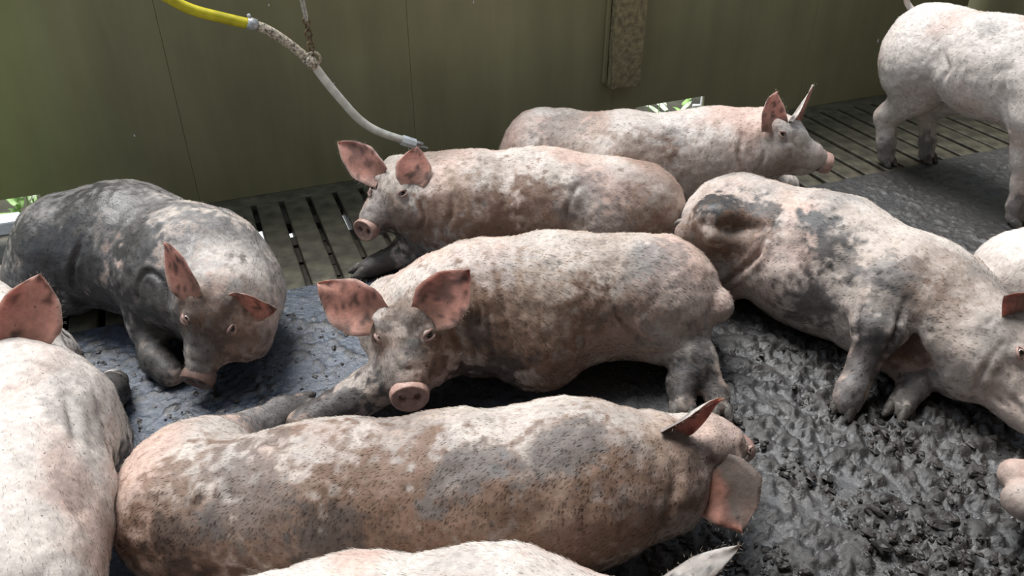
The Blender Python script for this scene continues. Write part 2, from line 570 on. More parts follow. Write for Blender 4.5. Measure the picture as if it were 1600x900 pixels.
    if H:
        P, f, lf, up, L = H
        VP = project(V); VF = ((C0 - V) * Nn).sum(1) > 0
        for sg in eyes:
            if isinstance(sg, tuple):       # an eye seen in the photo: set into the surface seen there
                dd = (VP[0] - sg[0]) ** 2 + (VP[1] - sg[1]) ** 2 + np.where(VF, 0, 1e6)
                near = np.where(dd < dd.min() + 40)[0]; i_ = int(near[np.argmin(VP[2][near])])
            else:
                e = P + L * (f * 0.405 + lf * 0.20 * sg + up * 0.085); o_ = nrm(f * 0.45 + lf * sg * 0.85 + up * 0.22)
                q = V - e; t_ = q @ o_; off = np.linalg.norm(q - t_[:, None] * o_, axis=1)
                k_ = np.where((off < 0.014) & (t_ < 0.08))[0]
                i_ = int(k_[np.argmax(t_[k_])]) if len(k_) else int(np.argmin((q ** 2).sum(1)))
            e = V[i_].copy(); sgn = 1 if (e - P).dot(lf) > 0 else -1
            o_ = nrm(f * 0.45 + lf * sgn * 0.85 + up * 0.22)
            eye_spots.append((e, nrm(o_ + 1.2 * Nn[i_]), sgn))
        for e, o_, sgn in eye_spots:
            d_ = np.linalg.norm(V - e, axis=1) / (L / 0.3)
            V = V + Nn * (0.0055 * np.exp(-(d_ / 0.021) ** 2) - 0.0045 * np.exp(-((d_ - 0.029) / 0.006) ** 2) - 0.003 * np.exp(-((d_ - 0.043) / 0.006) ** 2))[:, None]
    V[:, 2] = np.maximum(V[:, 2], 0.004 + 0.002 * rng.random(len(V)))
    Nn, area = vert_normals(V, F)
    # pigment: skin, dust, dried dung, wet mud, painted flank shade
    n1 = fbm(V + 3.1 * seed, 5.5, 4, seed + 11); n2 = fbm(V + 1.7 * seed, 16, 4, seed + 23); n3 = fbm(V * np.array([1, 1, 1.0]) + seed, 55, 3, seed + 31)
    col = PINK * (1 - pink * 0 ) + 0 * V
    col = col + (PALE - PINK) * sstep(0.30, 0.58, n1 + (0.5 - pink) * 0.4)[:, None]
    def lay(c, a): 
        nonlocal col
        a = np.clip(a, 0, 1)[:, None]
        col = col * (1 - a) + c * a
    lay(BEIGE, clean * 0 + (1 - clean) * sstep(0.25, 0.80, 0.45 * n2 + 0.55 * n1) * 0.85)
    lay(BROWN, brown * 1.3 * sstep(0.46, 0.72, fbm(V + 9.0 * seed, 4.0, 5, seed + 41)))
    lay(GREY, grey * 1.4 * sstep(0.44, 0.68, fbm(V + 5.0 * seed, 5.0, 5, seed + 51)))
    rough = 0.58 - 0.0 * n1
    wetm = np.zeros(len(V))
    px, py, zc = project(V)
    face_cam = ((C0 - V) * Nn).sum(1) > 0
    for d in dirt_shade:          # (px, py, radius_m, strength, colour, wet)
        if isinstance(d[0], np.ndarray): c = d[0]; d = (0,) + d       # a world point instead of a pixel
        else:
            dd = (px - d[0]) ** 2 + (py - d[1]) ** 2 + np.where(face_cam, 0, 1e6)
            near = np.where(dd < dd.min() + 60)[0]
            c = V[near[np.argmin(zc[near])]]
        el = d[6] if len(d) > 6 else None
        q = V - c
        if el is not None:      # stretched blot: el = (direction, factor)
            e = nrm(el[0]); along = q @ e
            q = q - e * (along * (1 - 1 / el[1]))[:, None]
        r = np.sqrt((q ** 2).sum(1)) / d[2]
        m = sstep(1.05, 0.55, r + 1.3 * (n2 - 0.5) + 1.5 * (n3 - 0.5)) * d[3]
        lay({'mud': MUD, 'grey': GREY, 'brown': BROWN, 'beige': BEIGE, 'pink': PINK, 'pale': PALE, 'red': np.array([0.42, 0.2, 0.15])}[d[4]], m)  # brown blots on flanks and in hollows add painted shade to the dirt
        wetm = np.maximum(wetm, m * d[5])
    col_h = col.copy()
    lay(MUD, 0.75 * sstep(0.66, 0.72, n3) * sstep(0.4, 0.65, n1 * 0.5 + n2 * 0.5) * (1 - clean * 0.8))
    rough = np.clip(0.58 - 0.33 * wetm, 0.2, 1)
    cols = np.hstack([col, rough[:, None]])
    base = np.array([V[:, 0].mean(), V[:, 1].mean(), 0.0])
    root = empty('pig', base)
    tag(root, label, 'pig', group)
    body = mesh_obj('body', V, F, M_SKIN, root, True, cols, base)
    def vis(px_, py_):
        pxx, pyy, zz = VP
        dd = (pxx - px_) ** 2 + (pyy - py_) ** 2 + np.where(VF, 0, 1e6)
        near = np.where(dd < dd.min() + 40)[0]
        return int(near[np.argmin(zz[near])])
    VP = project(V); VF = ((C0 - V) * Nn).sum(1) > 0
    def snap(q):
        if not isinstance(q, np.ndarray) and len(q) == 2: return V[vis(*q)]
        return PT(q)
    # coat
    if hair:
        tailw = nrm(tp[0][0] - tp[-1][0] if tp[0][0] is not tp[-1][0] else np.array([1.0, 0, 0]))
        flow = np.tile(tailw + np.array([0, 0, -0.35]), (len(V), 1))
        if H:
            m = np.exp(-((V - (H[0] + H[1] * H[4] * 0.5)) ** 2).sum(1) / 0.2 ** 2)[:, None]
            flow = flow * (1 - m) - H[1] * m
        bristles(root, V, F, Nn, area, flow, col_h, hair, hair_len, rng, bias=((C0 - V) * Nn).sum(1) > -0.5, tone=tone)
    # head parts
    if H:
        P, f, lf, up, L = H
        h = lambda x, y, z: P + L * (f * x + lf * y + up * z)
        tl = math.radians(head.get('disc', 16))
        fn = f * math.cos(tl) + up * math.sin(tl); un = up * math.cos(tl) - f * math.sin(tl)
        c = h(0.955, 0, -0.075)
        # snout: rounded pad with a raised rim and two nostrils
        rr, aa = 16, 36
        v, cc, fcs = [], [], []
        for i in range(rr + 1):
            r = i / rr
            for j in range(aa):
                a = 2 * math.pi * j / aa
                y, z = math.sin(a) * r, math.cos(a) * r
                rx = 0.160 * L * mz * (1 + 0.06 * math.cos(a)); rz = 0.140 * L * mz
                if r < 0.9: dpt = 0.013 + 0.005 * sstep(0.5, 0.9, r)
                else: dpt = 0.018 - 0.022 * ((r - 0.9) / 0.1) ** 2
                hole = 0.0
                for sg in (1, -1):
                    hole = max(hole, math.exp(-(((y - 0.36 * sg) / 0.15) ** 2 + ((z + 0.02) / 0.22) ** 2) ** 1.6))
                dpt -= 0.016 * hole
                sc = 1.0 if r < 0.97 else 0.985
                v.append(c + lf * (y * rx * sc) + un * (z * rz * sc) + fn * float(dpt))
                k = 0.45 + 0.7 * fbm(np.array([[y * 3 + seed, z * 3, r]]), 1.8, 3, seed)[0]
                b_ = np.array([0.40, 0.25, 0.205]) * k * (1.2 if r > 0.86 else 1)
                cc.append((*(b_ * (1 - 0.85 * hole)), 1))
        k0 = len(v)
        for j in range(aa):
            a = 2 * math.pi * j / aa
            v.append(c + lf * (math.sin(a) * 0.142 * L * mz) + un * (math.cos(a) * 0.126 * L * mz) - fn * 0.024); cc.append((*(GREY * 0.5 + PINK * 0.4), 1))
        for i in range(rr):
            for j in range(aa):
                j2 = (j + 1) % aa
                fcs.append([i * aa + j, i * aa + j2, (i + 1) * aa + j2, (i + 1) * aa + j])
        for j in range(aa):
            j2 = (j + 1) % aa
            fcs.append([rr * aa + j, rr * aa + j2, k0 + j2, k0 + j])
        fcs = [q[::-1] for q in fcs]
        cc = np.array(cc); sd = head.get('snout', 1.0); cc[:, :3] *= sd
        mesh_obj('snout', np.array(v), fcs, M_SNOUT, root, True, cc, base)
        # eyes
        sv, sf = sphere(18, 12)
        for e, out, sg in eye_spots:
            e = e + out * (0.0055 - 0.042 * L * 0.5)
            g = nrm(out * 0.6 + np.asarray(head.get('gaze', nrm(C0 - e))) * 0.6)
            r = 0.042 * L
            dt = sv @ g
            ec = np.where((dt > 0.70)[:, None], np.array([[0.012, 0.008, 0.006, 1]]), np.array([[0.62, 0.52, 0.46, 1]]))
            ey = mesh_obj('eye', e + sv * r, sf, M_EYE, root, True, ec, base)
            t2 = nrm(up + 0.25 * f - out * (up + 0.25 * f).dot(out)); t1 = np.cross(t2, out)
            for lid, sgn in (('upper', 1), ('lower', -1)):
                pts = []
                for q in range(9):
                    w = math.pi * q / 8
                    ph = 0.80 if lid == 'upper' else 0.84
                    y = math.cos(w) * 1.3; z = math.sin(w) * sgn * ph * np.sign(t2.dot(up))
                    pts.append(e + (t1 * y + t2 * z) * r + out * r * (0.92 - 0.62 * abs(math.cos(w)) ** 2))
                v2, f2 = tube(pts, [0.12 * r + 0.24 * r * math.sin(math.pi * (q + 0.4) / 8.8) for q in range(9)], 8)
                mesh_obj('eyelid', v2, f2, M_LID, ey, True, None, base)
    for e in ears:
        eb = snap(e['base'])
        if not isinstance(e['tip'], np.ndarray) and 'dz' in e:      # tip on the line of sight, dz deeper than the base
            et = C0 + ray(*e['tip'][:2]) * ((eb - C0).dot(FWD) + e['dz'])
        else: et = PT(e['tip'])
        eb = eb - nrm(et - eb) * 0.015
        V2, F2, u, v, inn = ear_mesh(eb, et, e['inner'], e.get('w', 0.13), e.get('cup', 0.55), e.get('curl', 0.0), e.get('side', 0.0))
        nn = fbm(V2 + seed, 22, 4, seed + 61); nb = fbm(V2 + seed, 60, 3, seed + 71)
        red = np.array([0.47, 0.225, 0.17]) * e.get('red', 1.0)
        ci = red + (PINK * 0.95 - red) * sstep(0.75, 1.0, np.abs(v))[:, None] * 0.8
        ci = ci * (1 - 0.6 * sstep(0.45, 0.7, nn))[:, None]
        ci = ci * (1 - 0.55 * sstep(0.35, 0.0, u))[:, None] + BROWN * 0.8 * (0.55 * sstep(0.35, 0.0, u))[:, None]
        co = (PALE * e.get('out', 0.9)) * (1 - 0.6 * sstep(0.4, 0.7, nn))[:, None]
        cc = np.where(inn[:, None] > 0.5, ci, co)
        if 'mud' in e:      # one half of the ear caked with dung
            mk = sstep(0.05, 0.35, e['mud'] * v + 0.9 * (nn - 0.5) + 0.15)[:, None] * 0.85
            cc = cc * (1 - mk) + np.array([0.11, 0.095, 0.08]) * mk
        cc = cc * (1 - 0.7 * sstep(0.62, 0.7, nb))[:, None]
        eo = mesh_obj('ear', V2, F2, M_EAR, root, True, np.hstack([cc, np.full((len(cc), 1), 0.5)]), base)
        # hair fringe along the rim
        k = len(u) // 2
        cen = V2[:k].mean(0)
        rim = [i for i in range(k) if abs(abs(v[i]) - 1) < 1e-6 and u[i] > 0.1]
        vv, ff, kk = [], [], 0
        for i in rim:
            for _ in range(5):
                p = V2[i] + rng.normal(0, 0.0035, 3)
                d = nrm(nrm(V2[i] - cen) + 0.5 * nrm(et - eb) + rng.normal(0, 0.5, 3))
                sdv = nrm(np.cross(d, C0 - p)) * 0.0002
                ln = 0.004 + 0.007 * rng.random()
                vv += [p - sdv, p + sdv, p + d * ln]; ff.append([kk, kk + 1, kk + 2]); kk += 3
        hc = np.tile([0.7, 0.6, 0.48, 1], (len(vv), 1))
        ho = mesh_obj('ear_hair', np.array(vv), ff, M_HAIR, eo, True, hc, base); ho['kind'] = 'stuff'
    sv, sf = sphere(12, 8)
    for (p, d, r, side) in hoofs:
        dn = np.asarray(d, float)
        sdv = nrm(np.cross(dn, UP)) if side is None else nrm(side)
        un = np.cross(sdv, dn)
        mb = MB()
        for sg in (1, -1):
            q = sv.copy()
            x = q[:, 0]
            q2 = np.stack([x * 1.0, q[:, 1] * (1.0 - 0.35 * x), q[:, 2] * (0.9 - 0.4 * x)], 1)
            q2[:, 2] = np.maximum(q2[:, 2], -0.55)
            ang = 0.12 * sg
            dd = dn * math.cos(ang) + sdv * math.sin(ang)
            ss = np.cross(un, dd)
            w = p + dn * r * 0.75 + sdv * sg * r * 0.52
            vv = w + np.outer(q2[:, 0] * r * 1.05, dd) + np.outer(q2[:, 1] * r * 0.46, ss) + np.outer(q2[:, 2] * r * 0.72, un)
            vv[:, 2] = np.maximum(vv[:, 2], 0.003)
            mb.add(vv, sf)
        mb.build('hoof', M_HOOF, root, True, base)
    if tail is not None:
        v, fcs = tube(smooth_path([PT(q) for q in tail['p']], 24), np.linspace(tail['r'], tail['r'] * 0.45, 24), 10)
        cc = np.tile([*(PALE * tail.get('shade', 0.9)), 1], (len(v), 1))
        mesh_obj('tail', v, fcs, M_SKIN, root, True, np.hstack([cc[:, :3], np.full((len(v), 1), 0.55)]), base)
    return root
# ------------------------------------------------------------------ the pen: floor, slats, wall, added roof, yard
SLOT0, SLOT1, FLOOR1 = 2.42, 3.12, 3.30        # slots run from SLOT0 to SLOT1 along o
S_MIN, S_MAX = -2.7, 3.9
def floor_height(P):
    """relief of the trodden mud; P world points (n,3)"""
    s, o = P @ ES, P @ EO
    right = sstep(0.15, 0.75, P[:, 0] - 0.10 * P[:, 1]) * sstep(1.95, 1.35, o)     # churned mud on the right
    q = P * np.array([1.0, 1.0, 0.0])
    big = fbm(q, 3.0, 3, 5) - 0.5
    clod = 0.30 * fbm(q + 0.05 * (fbm(q, 15, 2, 9)[:, None] - 0.5), 16, 3, 7) + 0.70 * fbm(q + 0.02 * (fbm(q, 40, 2, 19)[:, None] - 0.5), 48, 3, 8, 0.6)
    clod = (clod - 0.5) * 1.55 + 0.5
    ridg = 1 - np.abs(2 * fbm(q * np.array([1, 1.5, 0]), 42, 3, 13, 0.6) - 1)
    pud = sstep(0.30, 0.02, np.sqrt(((P[:, 0] + 0.82) / 1.6) ** 2 + ((P[:, 1] - 1.62) / 1.0) ** 2))
    hgt = 0.012 * big + right * (0.016 * sstep(0.44, 0.66, clod) + 0.010 * ridg ** 3 * sstep(0.4, 0.58, clod)) \
        + (1 - right) * (0.007 * sstep(0.55, 0.8, clod)) + pud * 0.016 * (ridg - 0.6)
    return hgt * sstep(SLOT0 + 0.02, SLOT0 - 0.15, o), right, clod, pud

def vcol_floor():
    m, nt, b = new_mat('wet_mud_concrete')
    a = N(nt, 'ShaderNodeAttribute', attribute_name='Col')
    tc = N(nt, 'ShaderNodeTexCoord')
    n1 = N(nt, 'ShaderNodeTexNoise', Scale=45.0, Detail=8.0, Roughness=0.7)
    nt.links.new(tc.outputs['Object'], n1.inputs['Vector'])
    mr = N(nt, 'ShaderNodeMapRange')
    mr.inputs['From Min'].default_value = 0.3; mr.inputs['From Max'].default_value = 0.7
    mr.inputs['To Min'].default_value = 0.6; mr.inputs['To Max'].default_value = 1.35
    nt.links.new(n1.outputs['Fac'], mr.inputs['Value'])
    vm = N(nt, 'ShaderNodeVectorMath', operation='SCALE')
    nt.links.new(a.outputs['Color'], vm.inputs[0]); nt.links.new(mr.outputs['Result'], vm.inputs['Scale'])
    nt.links.new(vm.outputs['Vector'], b.inputs['Base Color'])
    ad = N(nt, 'ShaderNodeMath', operation='MULTIPLY_ADD')
    nt.links.new(n1.outputs['Fac'], ad.inputs[0]); ad.inputs[1].default_value = 0.5
    sb = N(nt, 'ShaderNodeMath', operation='SUBTRACT'); sb.inputs[1].default_value = 0.25
    nt.links.new(a.outputs['Alpha'], sb.inputs[0]); nt.links.new(sb.outputs['Value'], ad.inputs[2])
    nt.links.new(ad.outputs['Value'], b.inputs['Roughness'])
    n2 = N(nt, 'ShaderNodeTexNoise', Scale=120.0, Detail=5.0)
    nt.links.new(tc.outputs['Object'], n2.inputs['Vector'])
    b1 = N(nt, 'ShaderNodeBump', Strength=0.42, Distance=0.012)
    nt.links.new(n1.outputs['Fac'], b1.inputs['Height'])
    b2 = N(nt, 'ShaderNodeBump', Strength=0.35, Distance=0.004)
    nt.links.new(n2.outputs['Fac'], b2.inputs['Height']); nt.links.new(b1.outputs['Normal'], b2.inputs['Normal'])
    nt.links.new(b2.outputs['Normal'], b.inputs['Normal'])
    b.inputs['Specular IOR Level'].default_value = 0.8
    return m
M_FLOOR = vcol_floor()
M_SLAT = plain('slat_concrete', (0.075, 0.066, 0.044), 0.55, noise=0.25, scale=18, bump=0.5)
M_PIT = plain('pit_soil', (0.05, 0.042, 0.032), 0.9, noise=0.3, scale=12)
M_YARD = plain('yard_soil', (0.08, 0.075, 0.05), 0.9, noise=0.3, scale=6)
M_WHITE = plain('whitewash', (0.75, 0.76, 0.76), 0.6, noise=0.08, scale=40)
M_ROOF = plain('roof_boards', (0.16, 0.13, 0.09), 0.85, noise=0.25, scale=8)

ns, no = int((S_MAX - S_MIN) / 0.0078), int((SLOT0 + 0.9) / 0.0078)
gs, go = np.meshgrid(np.linspace(S_MIN, S_MAX, ns), np.linspace(-0.9, SLOT0, no), indexing='ij')
P = gs.ravel()[:, None] * ES + go.ravel()[:, None] * EO
hgt, right, clod, pud = floor_height(P)
V = P + UP * hgt[:, None]
i, j = np.meshgrid(np.arange(ns - 1), np.arange(no - 1), indexing='ij')
a = (i * no + j).ravel()
F = np.stack([a, a + no, a + no + 1, a + 1], 1)
tone_ = fbm(P, 2.2, 4, 3); fine = fbm(P, 14, 4, 19)
lft = sstep(0.45, -0.35, P[:, 0])[:, None]
col = np.array([0.058, 0.074, 0.104]) * lft + np.array([0.050, 0.0485, 0.049]) * (1 - lft)  # left side tinted blue: sky sheen painted into the floor colour
col = col * (0.7 + 0.6 * tone_)[:, None]
dungm = np.clip(right * sstep(0.46, 0.58, clod) + (1 - right) * sstep(0.60, 0.68, clod), 0, 1)
col = col * (1 - 0.85 * dungm[:, None]) + np.array([0.026, 0.022, 0.019]) * 0.85 * dungm[:, None]
dk = sstep(0.50, 0.66, fine) * (0.25 + 0.55 * right)
col = col * (1 - dk[:, None]) + np.array([0.045, 0.04, 0.036]) * dk[:, None]
wet = np.clip(0.9 * pud + 0.55 * sstep(0.35, 0.75, -P[:, 0] + 0.35) + pud + 0.35 * sstep(0.55, 0.4, clod), 0, 1)
rough = 0.46 - 0.26 * wet + 0.10 * dungm - 0.20 * right * (1 - dungm)
floor = mesh_obj('floor', V, F, M_FLOOR, None, True, np.hstack([col, np.clip(rough - 0.14 * pud, 0.10, 1)[:, None]]))
floor['kind'] = 'structure'

# slats: the strip of slotted concrete along the wall, one bar between every two slots
PITCH_S, SLOT_W = 0.1105, 0.020
s_first = at(485, 448, 0).dot(ES) + SLOT_W / 2
k0 = math.ceil((S_MIN - s_first) / PITCH_S)
slat_me = None
rs = random.Random(4)
for k in range(k0, int((S_MAX - s_first) / PITCH_S)):
    s0 = s_first + k * PITCH_S
    if slat_me is None:
        v, f = box_so(0, PITCH_S - SLOT_W, SLOT0 - 0.01, SLOT1, -0.08, 0)
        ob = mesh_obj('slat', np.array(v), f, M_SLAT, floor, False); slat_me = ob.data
        bevel(ob, 0.006)
    else:
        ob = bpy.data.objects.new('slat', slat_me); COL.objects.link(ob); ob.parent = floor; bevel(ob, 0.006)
    ob.location = SO(s0, 0, rs.uniform(-0.002, 0.002)).tolist()
v, f = box_so(S_MIN, S_MAX, SLOT1, FLOOR1, -0.08, 0)
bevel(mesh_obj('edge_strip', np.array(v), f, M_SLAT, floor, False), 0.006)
v, f = box_so(S_MIN, S_MAX, -0.9, SLOT0, -0.10, -0.055)
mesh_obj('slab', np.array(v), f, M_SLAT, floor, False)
# dung plugging the slots; a few stay open near the wall and show an added white strip below
pl = MB()
open_s = [at(px, py, 0).dot(ES) for px, py in ((402, 352), (447, 348), (527, 335), (562, 324))]
for k in range(k0, int((S_MAX - s_first) / PITCH_S)):
    sc = s_first + k * PITCH_S - SLOT_W / 2
    is_open = min(abs(sc - q) for q in open_s) < PITCH_S * 0.5
    o0 = SLOT0 - 0.01
    while o0 < SLOT1:
        ln = rs.uniform(0.05, 0.14)
        if not (is_open and 2.83 < o0 + ln / 2 < 3.0):
            v, f = box_so(sc - 0.0125, sc + 0.0125, o0, min(o0 + ln, SLOT1 + 0.01), -0.075, -0.022 - rs.uniform(0, 0.03)); pl.add(v, f)
        o0 += ln
po = pl.build('slot_muck', M_PIT, floor, False); po['kind'] = 'stuff'

# soil under the slats and the yard outside
v, f = box_so(-14, 14, 2.2, 16, -0.5, -0.38)
g = mesh_obj('ground', np.array(v), f, M_YARD); g['kind'] = 'structure'
v, f = box_so(S_MIN - 4, S_MAX + 4, -4.5, 2.30, -0.5, -0.101)
g = mesh_obj('ground_slab', np.array(v), f, M_PIT); g['kind'] = 'structure'

v, f = box_so(-5, 6, 3.15, 3.9, -0.39, -0.36)  # white strip added below the slots; sunlit brightness put into its colour
g = mesh_obj('ground_bright_strip', np.array(v), f, M_WHITE, None, False); g['kind'] = 'structure'

# back wall of painted sheet panels, with two gaps at its foot
def wall_material():
    m, nt, b = new_mat('olive_sheet')
    tc = N(nt, 'ShaderNodeTexCoord')
    mp = N(nt, 'ShaderNodeMapping'); mp.inputs['Rotation'].default_value = (0, 0, -WA)
    nt.links.new(tc.outputs['Object'], mp.inputs['Vector'])
    st = N(nt, 'ShaderNodeMapping'); st.inputs['Scale'].default_value = (9, 9, 1.2)
    nt.links.new(mp.outputs['Vector'], st.inputs['Vector'])
    n1 = N(nt, 'ShaderNodeTexNoise', Scale=1.0, Detail=7.0, Roughness=0.6); nt.links.new(st.outputs['Vector'], n1.inputs['Vector'])
    n2 = N(nt, 'ShaderNodeTexNoise', Scale=1.3, Detail=5.0); nt.links.new(mp.outputs['Vector'], n2.inputs['Vector'])
    r1 = N(nt, 'ShaderNodeValToRGB')
    r1.color_ramp.elements[0].position = 0.3; r1.color_ramp.elements[0].color = (0.20, 0.18, 0.095, 1)
    r1.color_ramp.elements[1].position = 0.75; r1.color_ramp.elements[1].color = (0.30, 0.275, 0.15, 1)
    nt.links.new(n2.outputs['Fac'], r1.inputs['Fac'])
    mr = N(nt, 'ShaderNodeMapRange')
    mr.inputs['From Min'].default_value = 0.3; mr.inputs['From Max'].default_value = 0.7; mr.inputs['To Min'].default_value = 0.88; mr.inputs['To Max'].default_value = 1.12
    nt.links.new(n1.outputs['Fac'], mr.inputs['Value'])
    vm = N(nt, 'ShaderNodeVectorMath', operation='SCALE'); nt.links.new(r1.outputs['Color'], vm.inputs[0]); nt.links.new(mr.outputs['Result'], vm.inputs['Scale'])
    # light glow on the left end of the wall, painted in as yellow-green
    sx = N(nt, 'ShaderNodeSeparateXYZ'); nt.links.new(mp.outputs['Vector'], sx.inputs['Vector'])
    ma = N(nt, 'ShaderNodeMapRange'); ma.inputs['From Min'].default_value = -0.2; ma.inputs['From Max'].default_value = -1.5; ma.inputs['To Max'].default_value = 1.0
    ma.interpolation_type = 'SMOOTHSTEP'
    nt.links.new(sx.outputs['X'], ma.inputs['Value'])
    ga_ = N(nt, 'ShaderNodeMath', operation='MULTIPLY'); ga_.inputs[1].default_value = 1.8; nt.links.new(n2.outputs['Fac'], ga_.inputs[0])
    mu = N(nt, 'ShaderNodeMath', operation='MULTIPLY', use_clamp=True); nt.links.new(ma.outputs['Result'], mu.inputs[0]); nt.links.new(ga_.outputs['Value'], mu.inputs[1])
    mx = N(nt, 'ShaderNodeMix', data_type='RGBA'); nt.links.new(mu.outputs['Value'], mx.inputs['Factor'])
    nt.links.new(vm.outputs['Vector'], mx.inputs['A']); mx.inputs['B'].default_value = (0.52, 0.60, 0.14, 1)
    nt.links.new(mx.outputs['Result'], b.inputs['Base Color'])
    b.inputs['Roughness'].default_value = 0.5
    b.inputs['Specular IOR Level'].default_value = 0.35
    bp = N(nt, 'ShaderNodeBump', Strength=0.25, Distance=0.01); nt.links.new(n1.outputs['Fac'], bp.inputs['Height']); nt.links.new(bp.outputs['Normal'], b.inputs['Normal'])
    return m
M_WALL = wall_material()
WALL_H = 1.32
wall = tag(empty('wall_back', SO(0, WALL_O)), kind='structure')
def sheet(name, outline, o0, o1, mat, parent):
    n = len(outline)
    v = [SO(s, o0, z) for s, z in outline] + [SO(s, o1, z) for s, z in outline]
    f = [list(range(n)), list(range(n, 2 * n))[::-1]] + [[i, n + i, n + (i + 1) % n, (i + 1) % n] for i in range(n)]
    return bevel(mesh_obj(name, np.array(v), f, mat, parent, False), 0.0015, 1)
sA = on_wall(238, 0)[0]; sB = on_wall(634, 0)[0]; sC = on_wall(968, 0)[0]; sD = sC + (sC - sB) * 1.15; 
g0 = on_wall(62, 304)[0]; ga, za = on_wall(994, 168); gb, zb = on_wall(1101, 150)
zl = on_wall(62, 304)[1]
edges = [S_MIN, sA, sB, sC, sD, S_MAX]
for se in edges[1:-1]:      # cover battens behind the joints
    v, f = box_so(se - 0.03, se + 0.03, WALL_O + 0.0185, WALL_O + 0.04, 0.0 if abs(se - sC) > 0.3 else 0.12, WALL_H)
    mesh_obj('back_batten', np.array(v), f, M_ROOF, wall, False)
for s0, s1 in zip(edges[:-1], edges[1:]):
    s0 += 0.0004; s1 -= 0.0004
    if s0 < g0 < s1: ol = [(s0, zl), (g0, zl), (g0 + 0.01, 0.0), (s1, 0.0), (s1, WALL_H), (s0, WALL_H)]
    elif s0 < ga < s1: ol = [(s0, 0.0), (ga - 0.01, 0.0), (ga, za), (gb, zb), (gb + 0.01, 0), (s1, 0.0), (s1, WALL_H), (s0, WALL_H)]
    else: ol = [(s0, 0.0), (s1, 0.0), (s1, WALL_H), (s0, WALL_H)]
    if S_MIN < g0 < sA and s0 < S_MIN + 0.01: pass
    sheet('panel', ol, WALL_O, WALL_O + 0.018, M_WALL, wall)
v, f = box_so(S_MIN, S_MAX, WALL_O - 0.012, WALL_O + 0.03, WALL_H, WALL_H + 0.045)
bevel(mesh_obj('top_rail', np.array(v), f, M_ROOF, wall, False))
# the post in front of the wall, its plaster worn at the foot
M_POST = plain('post_timber', (0.22, 0.18, 0.095), 0.75, noise=0.22, scale=45, bump=0.6)
s0, zp = on_wall(955, 141, WALL_O - 0.06); s1, _ = on_wall(1000, 141, WALL_O - 0.06)
pv = []
for z in np.linspace(zp, WALL_H + 0.1, 24):
    for (s, o) in ((s0, WALL_O - 0.06), (s1, WALL_O - 0.06), (s1, WALL_O - 0.001), (s0, WALL_O - 0.001)):
        w = (vnoise(np.array([[s * 9, o * 9, z * 9]]), 1.7, 3)[0] - 0.5) * 0.008
        pv.append(SO(s + w, o + w * 0.5, z))
pf = [[0, 3, 2, 1], [92, 93, 94, 95]]
for i in range(23):
    for k in range(4):
        pf.append([i * 4 + k, i * 4 + (k + 1) % 4, (i + 1) * 4 + (k + 1) % 4, (i + 1) * 4 + k])
bevel(mesh_obj('post', np.array(pv), pf, M_POST, wall, False), 0.006)
# thin strip of dirt-crusted batten along the left edge of the post
sq, _ = on_wall(955, 100)
v, f = box_so(s0 - 0.022, s0 - 0.004, WALL_O - 0.02, WALL_O - 0.001, zp + 0.02, WALL_H)
bevel(mesh_obj('batten', np.array(v), f, M_WALL, wall, False), 0.003)
# chipped spots on the sheet
ch = MB()
for (px, py, r) in ((1372, 64, 0.012), (210, 212, 0.006), (420, 8, 0.005), (522, 130, 0.004), (740, 3, 0.006)):
    c = at_o(px, py, WALL_O - 0.001)
    n = 9; vv = [c + ES * (math.cos(2 * math.pi * i / n) * r * 0.45 * (0.7 + 0.5 * rs.random())) + UP * (math.sin(2 * math.pi * i / n) * r * (0.7 + 0.5 * rs.random())) for i in range(n)]
    vv = vv + [q + EO * 0.002 for q in vv]
    ch.add(vv, [list(range(n))] + [[i, (i + 1) % n, n + (i + 1) % n, n + i] for i in range(n)])
ch.build('paint_chip', M_WHITE, wall, False)

# added unseen shelter that cuts sky fill: roof, wall behind camera, side wall
def struct_box(name, *a, mat=M_ROOF):
    v, f = box_so(*a)
    o = mesh_obj(name, np.array(v), f, mat, None, False); o['kind'] = 'structure'; return o
ROOF_Z = 2.5
struct_box('sky_block_roof', S_MIN - 0.6, S_MAX + 0.6, -2.2, 1.35, ROOF_Z, ROOF_Z + 0.06)
struct_box('sky_block_front', S_MIN - 0.6, S_MAX + 0.6, -2.25, -2.2, -0.1, ROOF_Z)
struct_box('sky_block_right', S_MAX + 0.05, S_MAX + 0.1, -2.2, 3.3, -0.1, 1.4, mat=M_WALL)

# whitewashed kerb outside the left gap, white pipe outside the right gap, weeds
v, f = box_so(-2.9, at_o(33, 357, WALL_O + 0.02).dot(ES), WALL_O + 0.015, WALL_O + 0.10, -0.02, 0.05)
kb = mesh_obj('kerb', np.array(v), f, M_WHITE, None, False); bevel(kb, 0.008)
tag(kb, 'whitewashed kerb block lying outside the gap under the wall at its left end', 'kerb')
pb = at_o(1096, 178, WALL_O + 0.08)
v, f = tube([W(pb[0], pb[1], -0.38), W(pb[0], pb[1], 0.05), W(pb[0], pb[1], 0.32)], 0.014, 12)
wp = empty('white_pipe', [pb[0], pb[1], -0.38]); tag(wp, 'upright white pipe standing outside the gap under the wall', 'pipe')
mesh_obj('shaft', v, f, M_WHITE, wp)
v, f = tube([W(pb[0] - 0.05, pb[1], 0.06), W(pb[0], pb[1], 0.06)], 0.010, 10)
mesh_obj('branch', v, f, M_WHITE, wp)

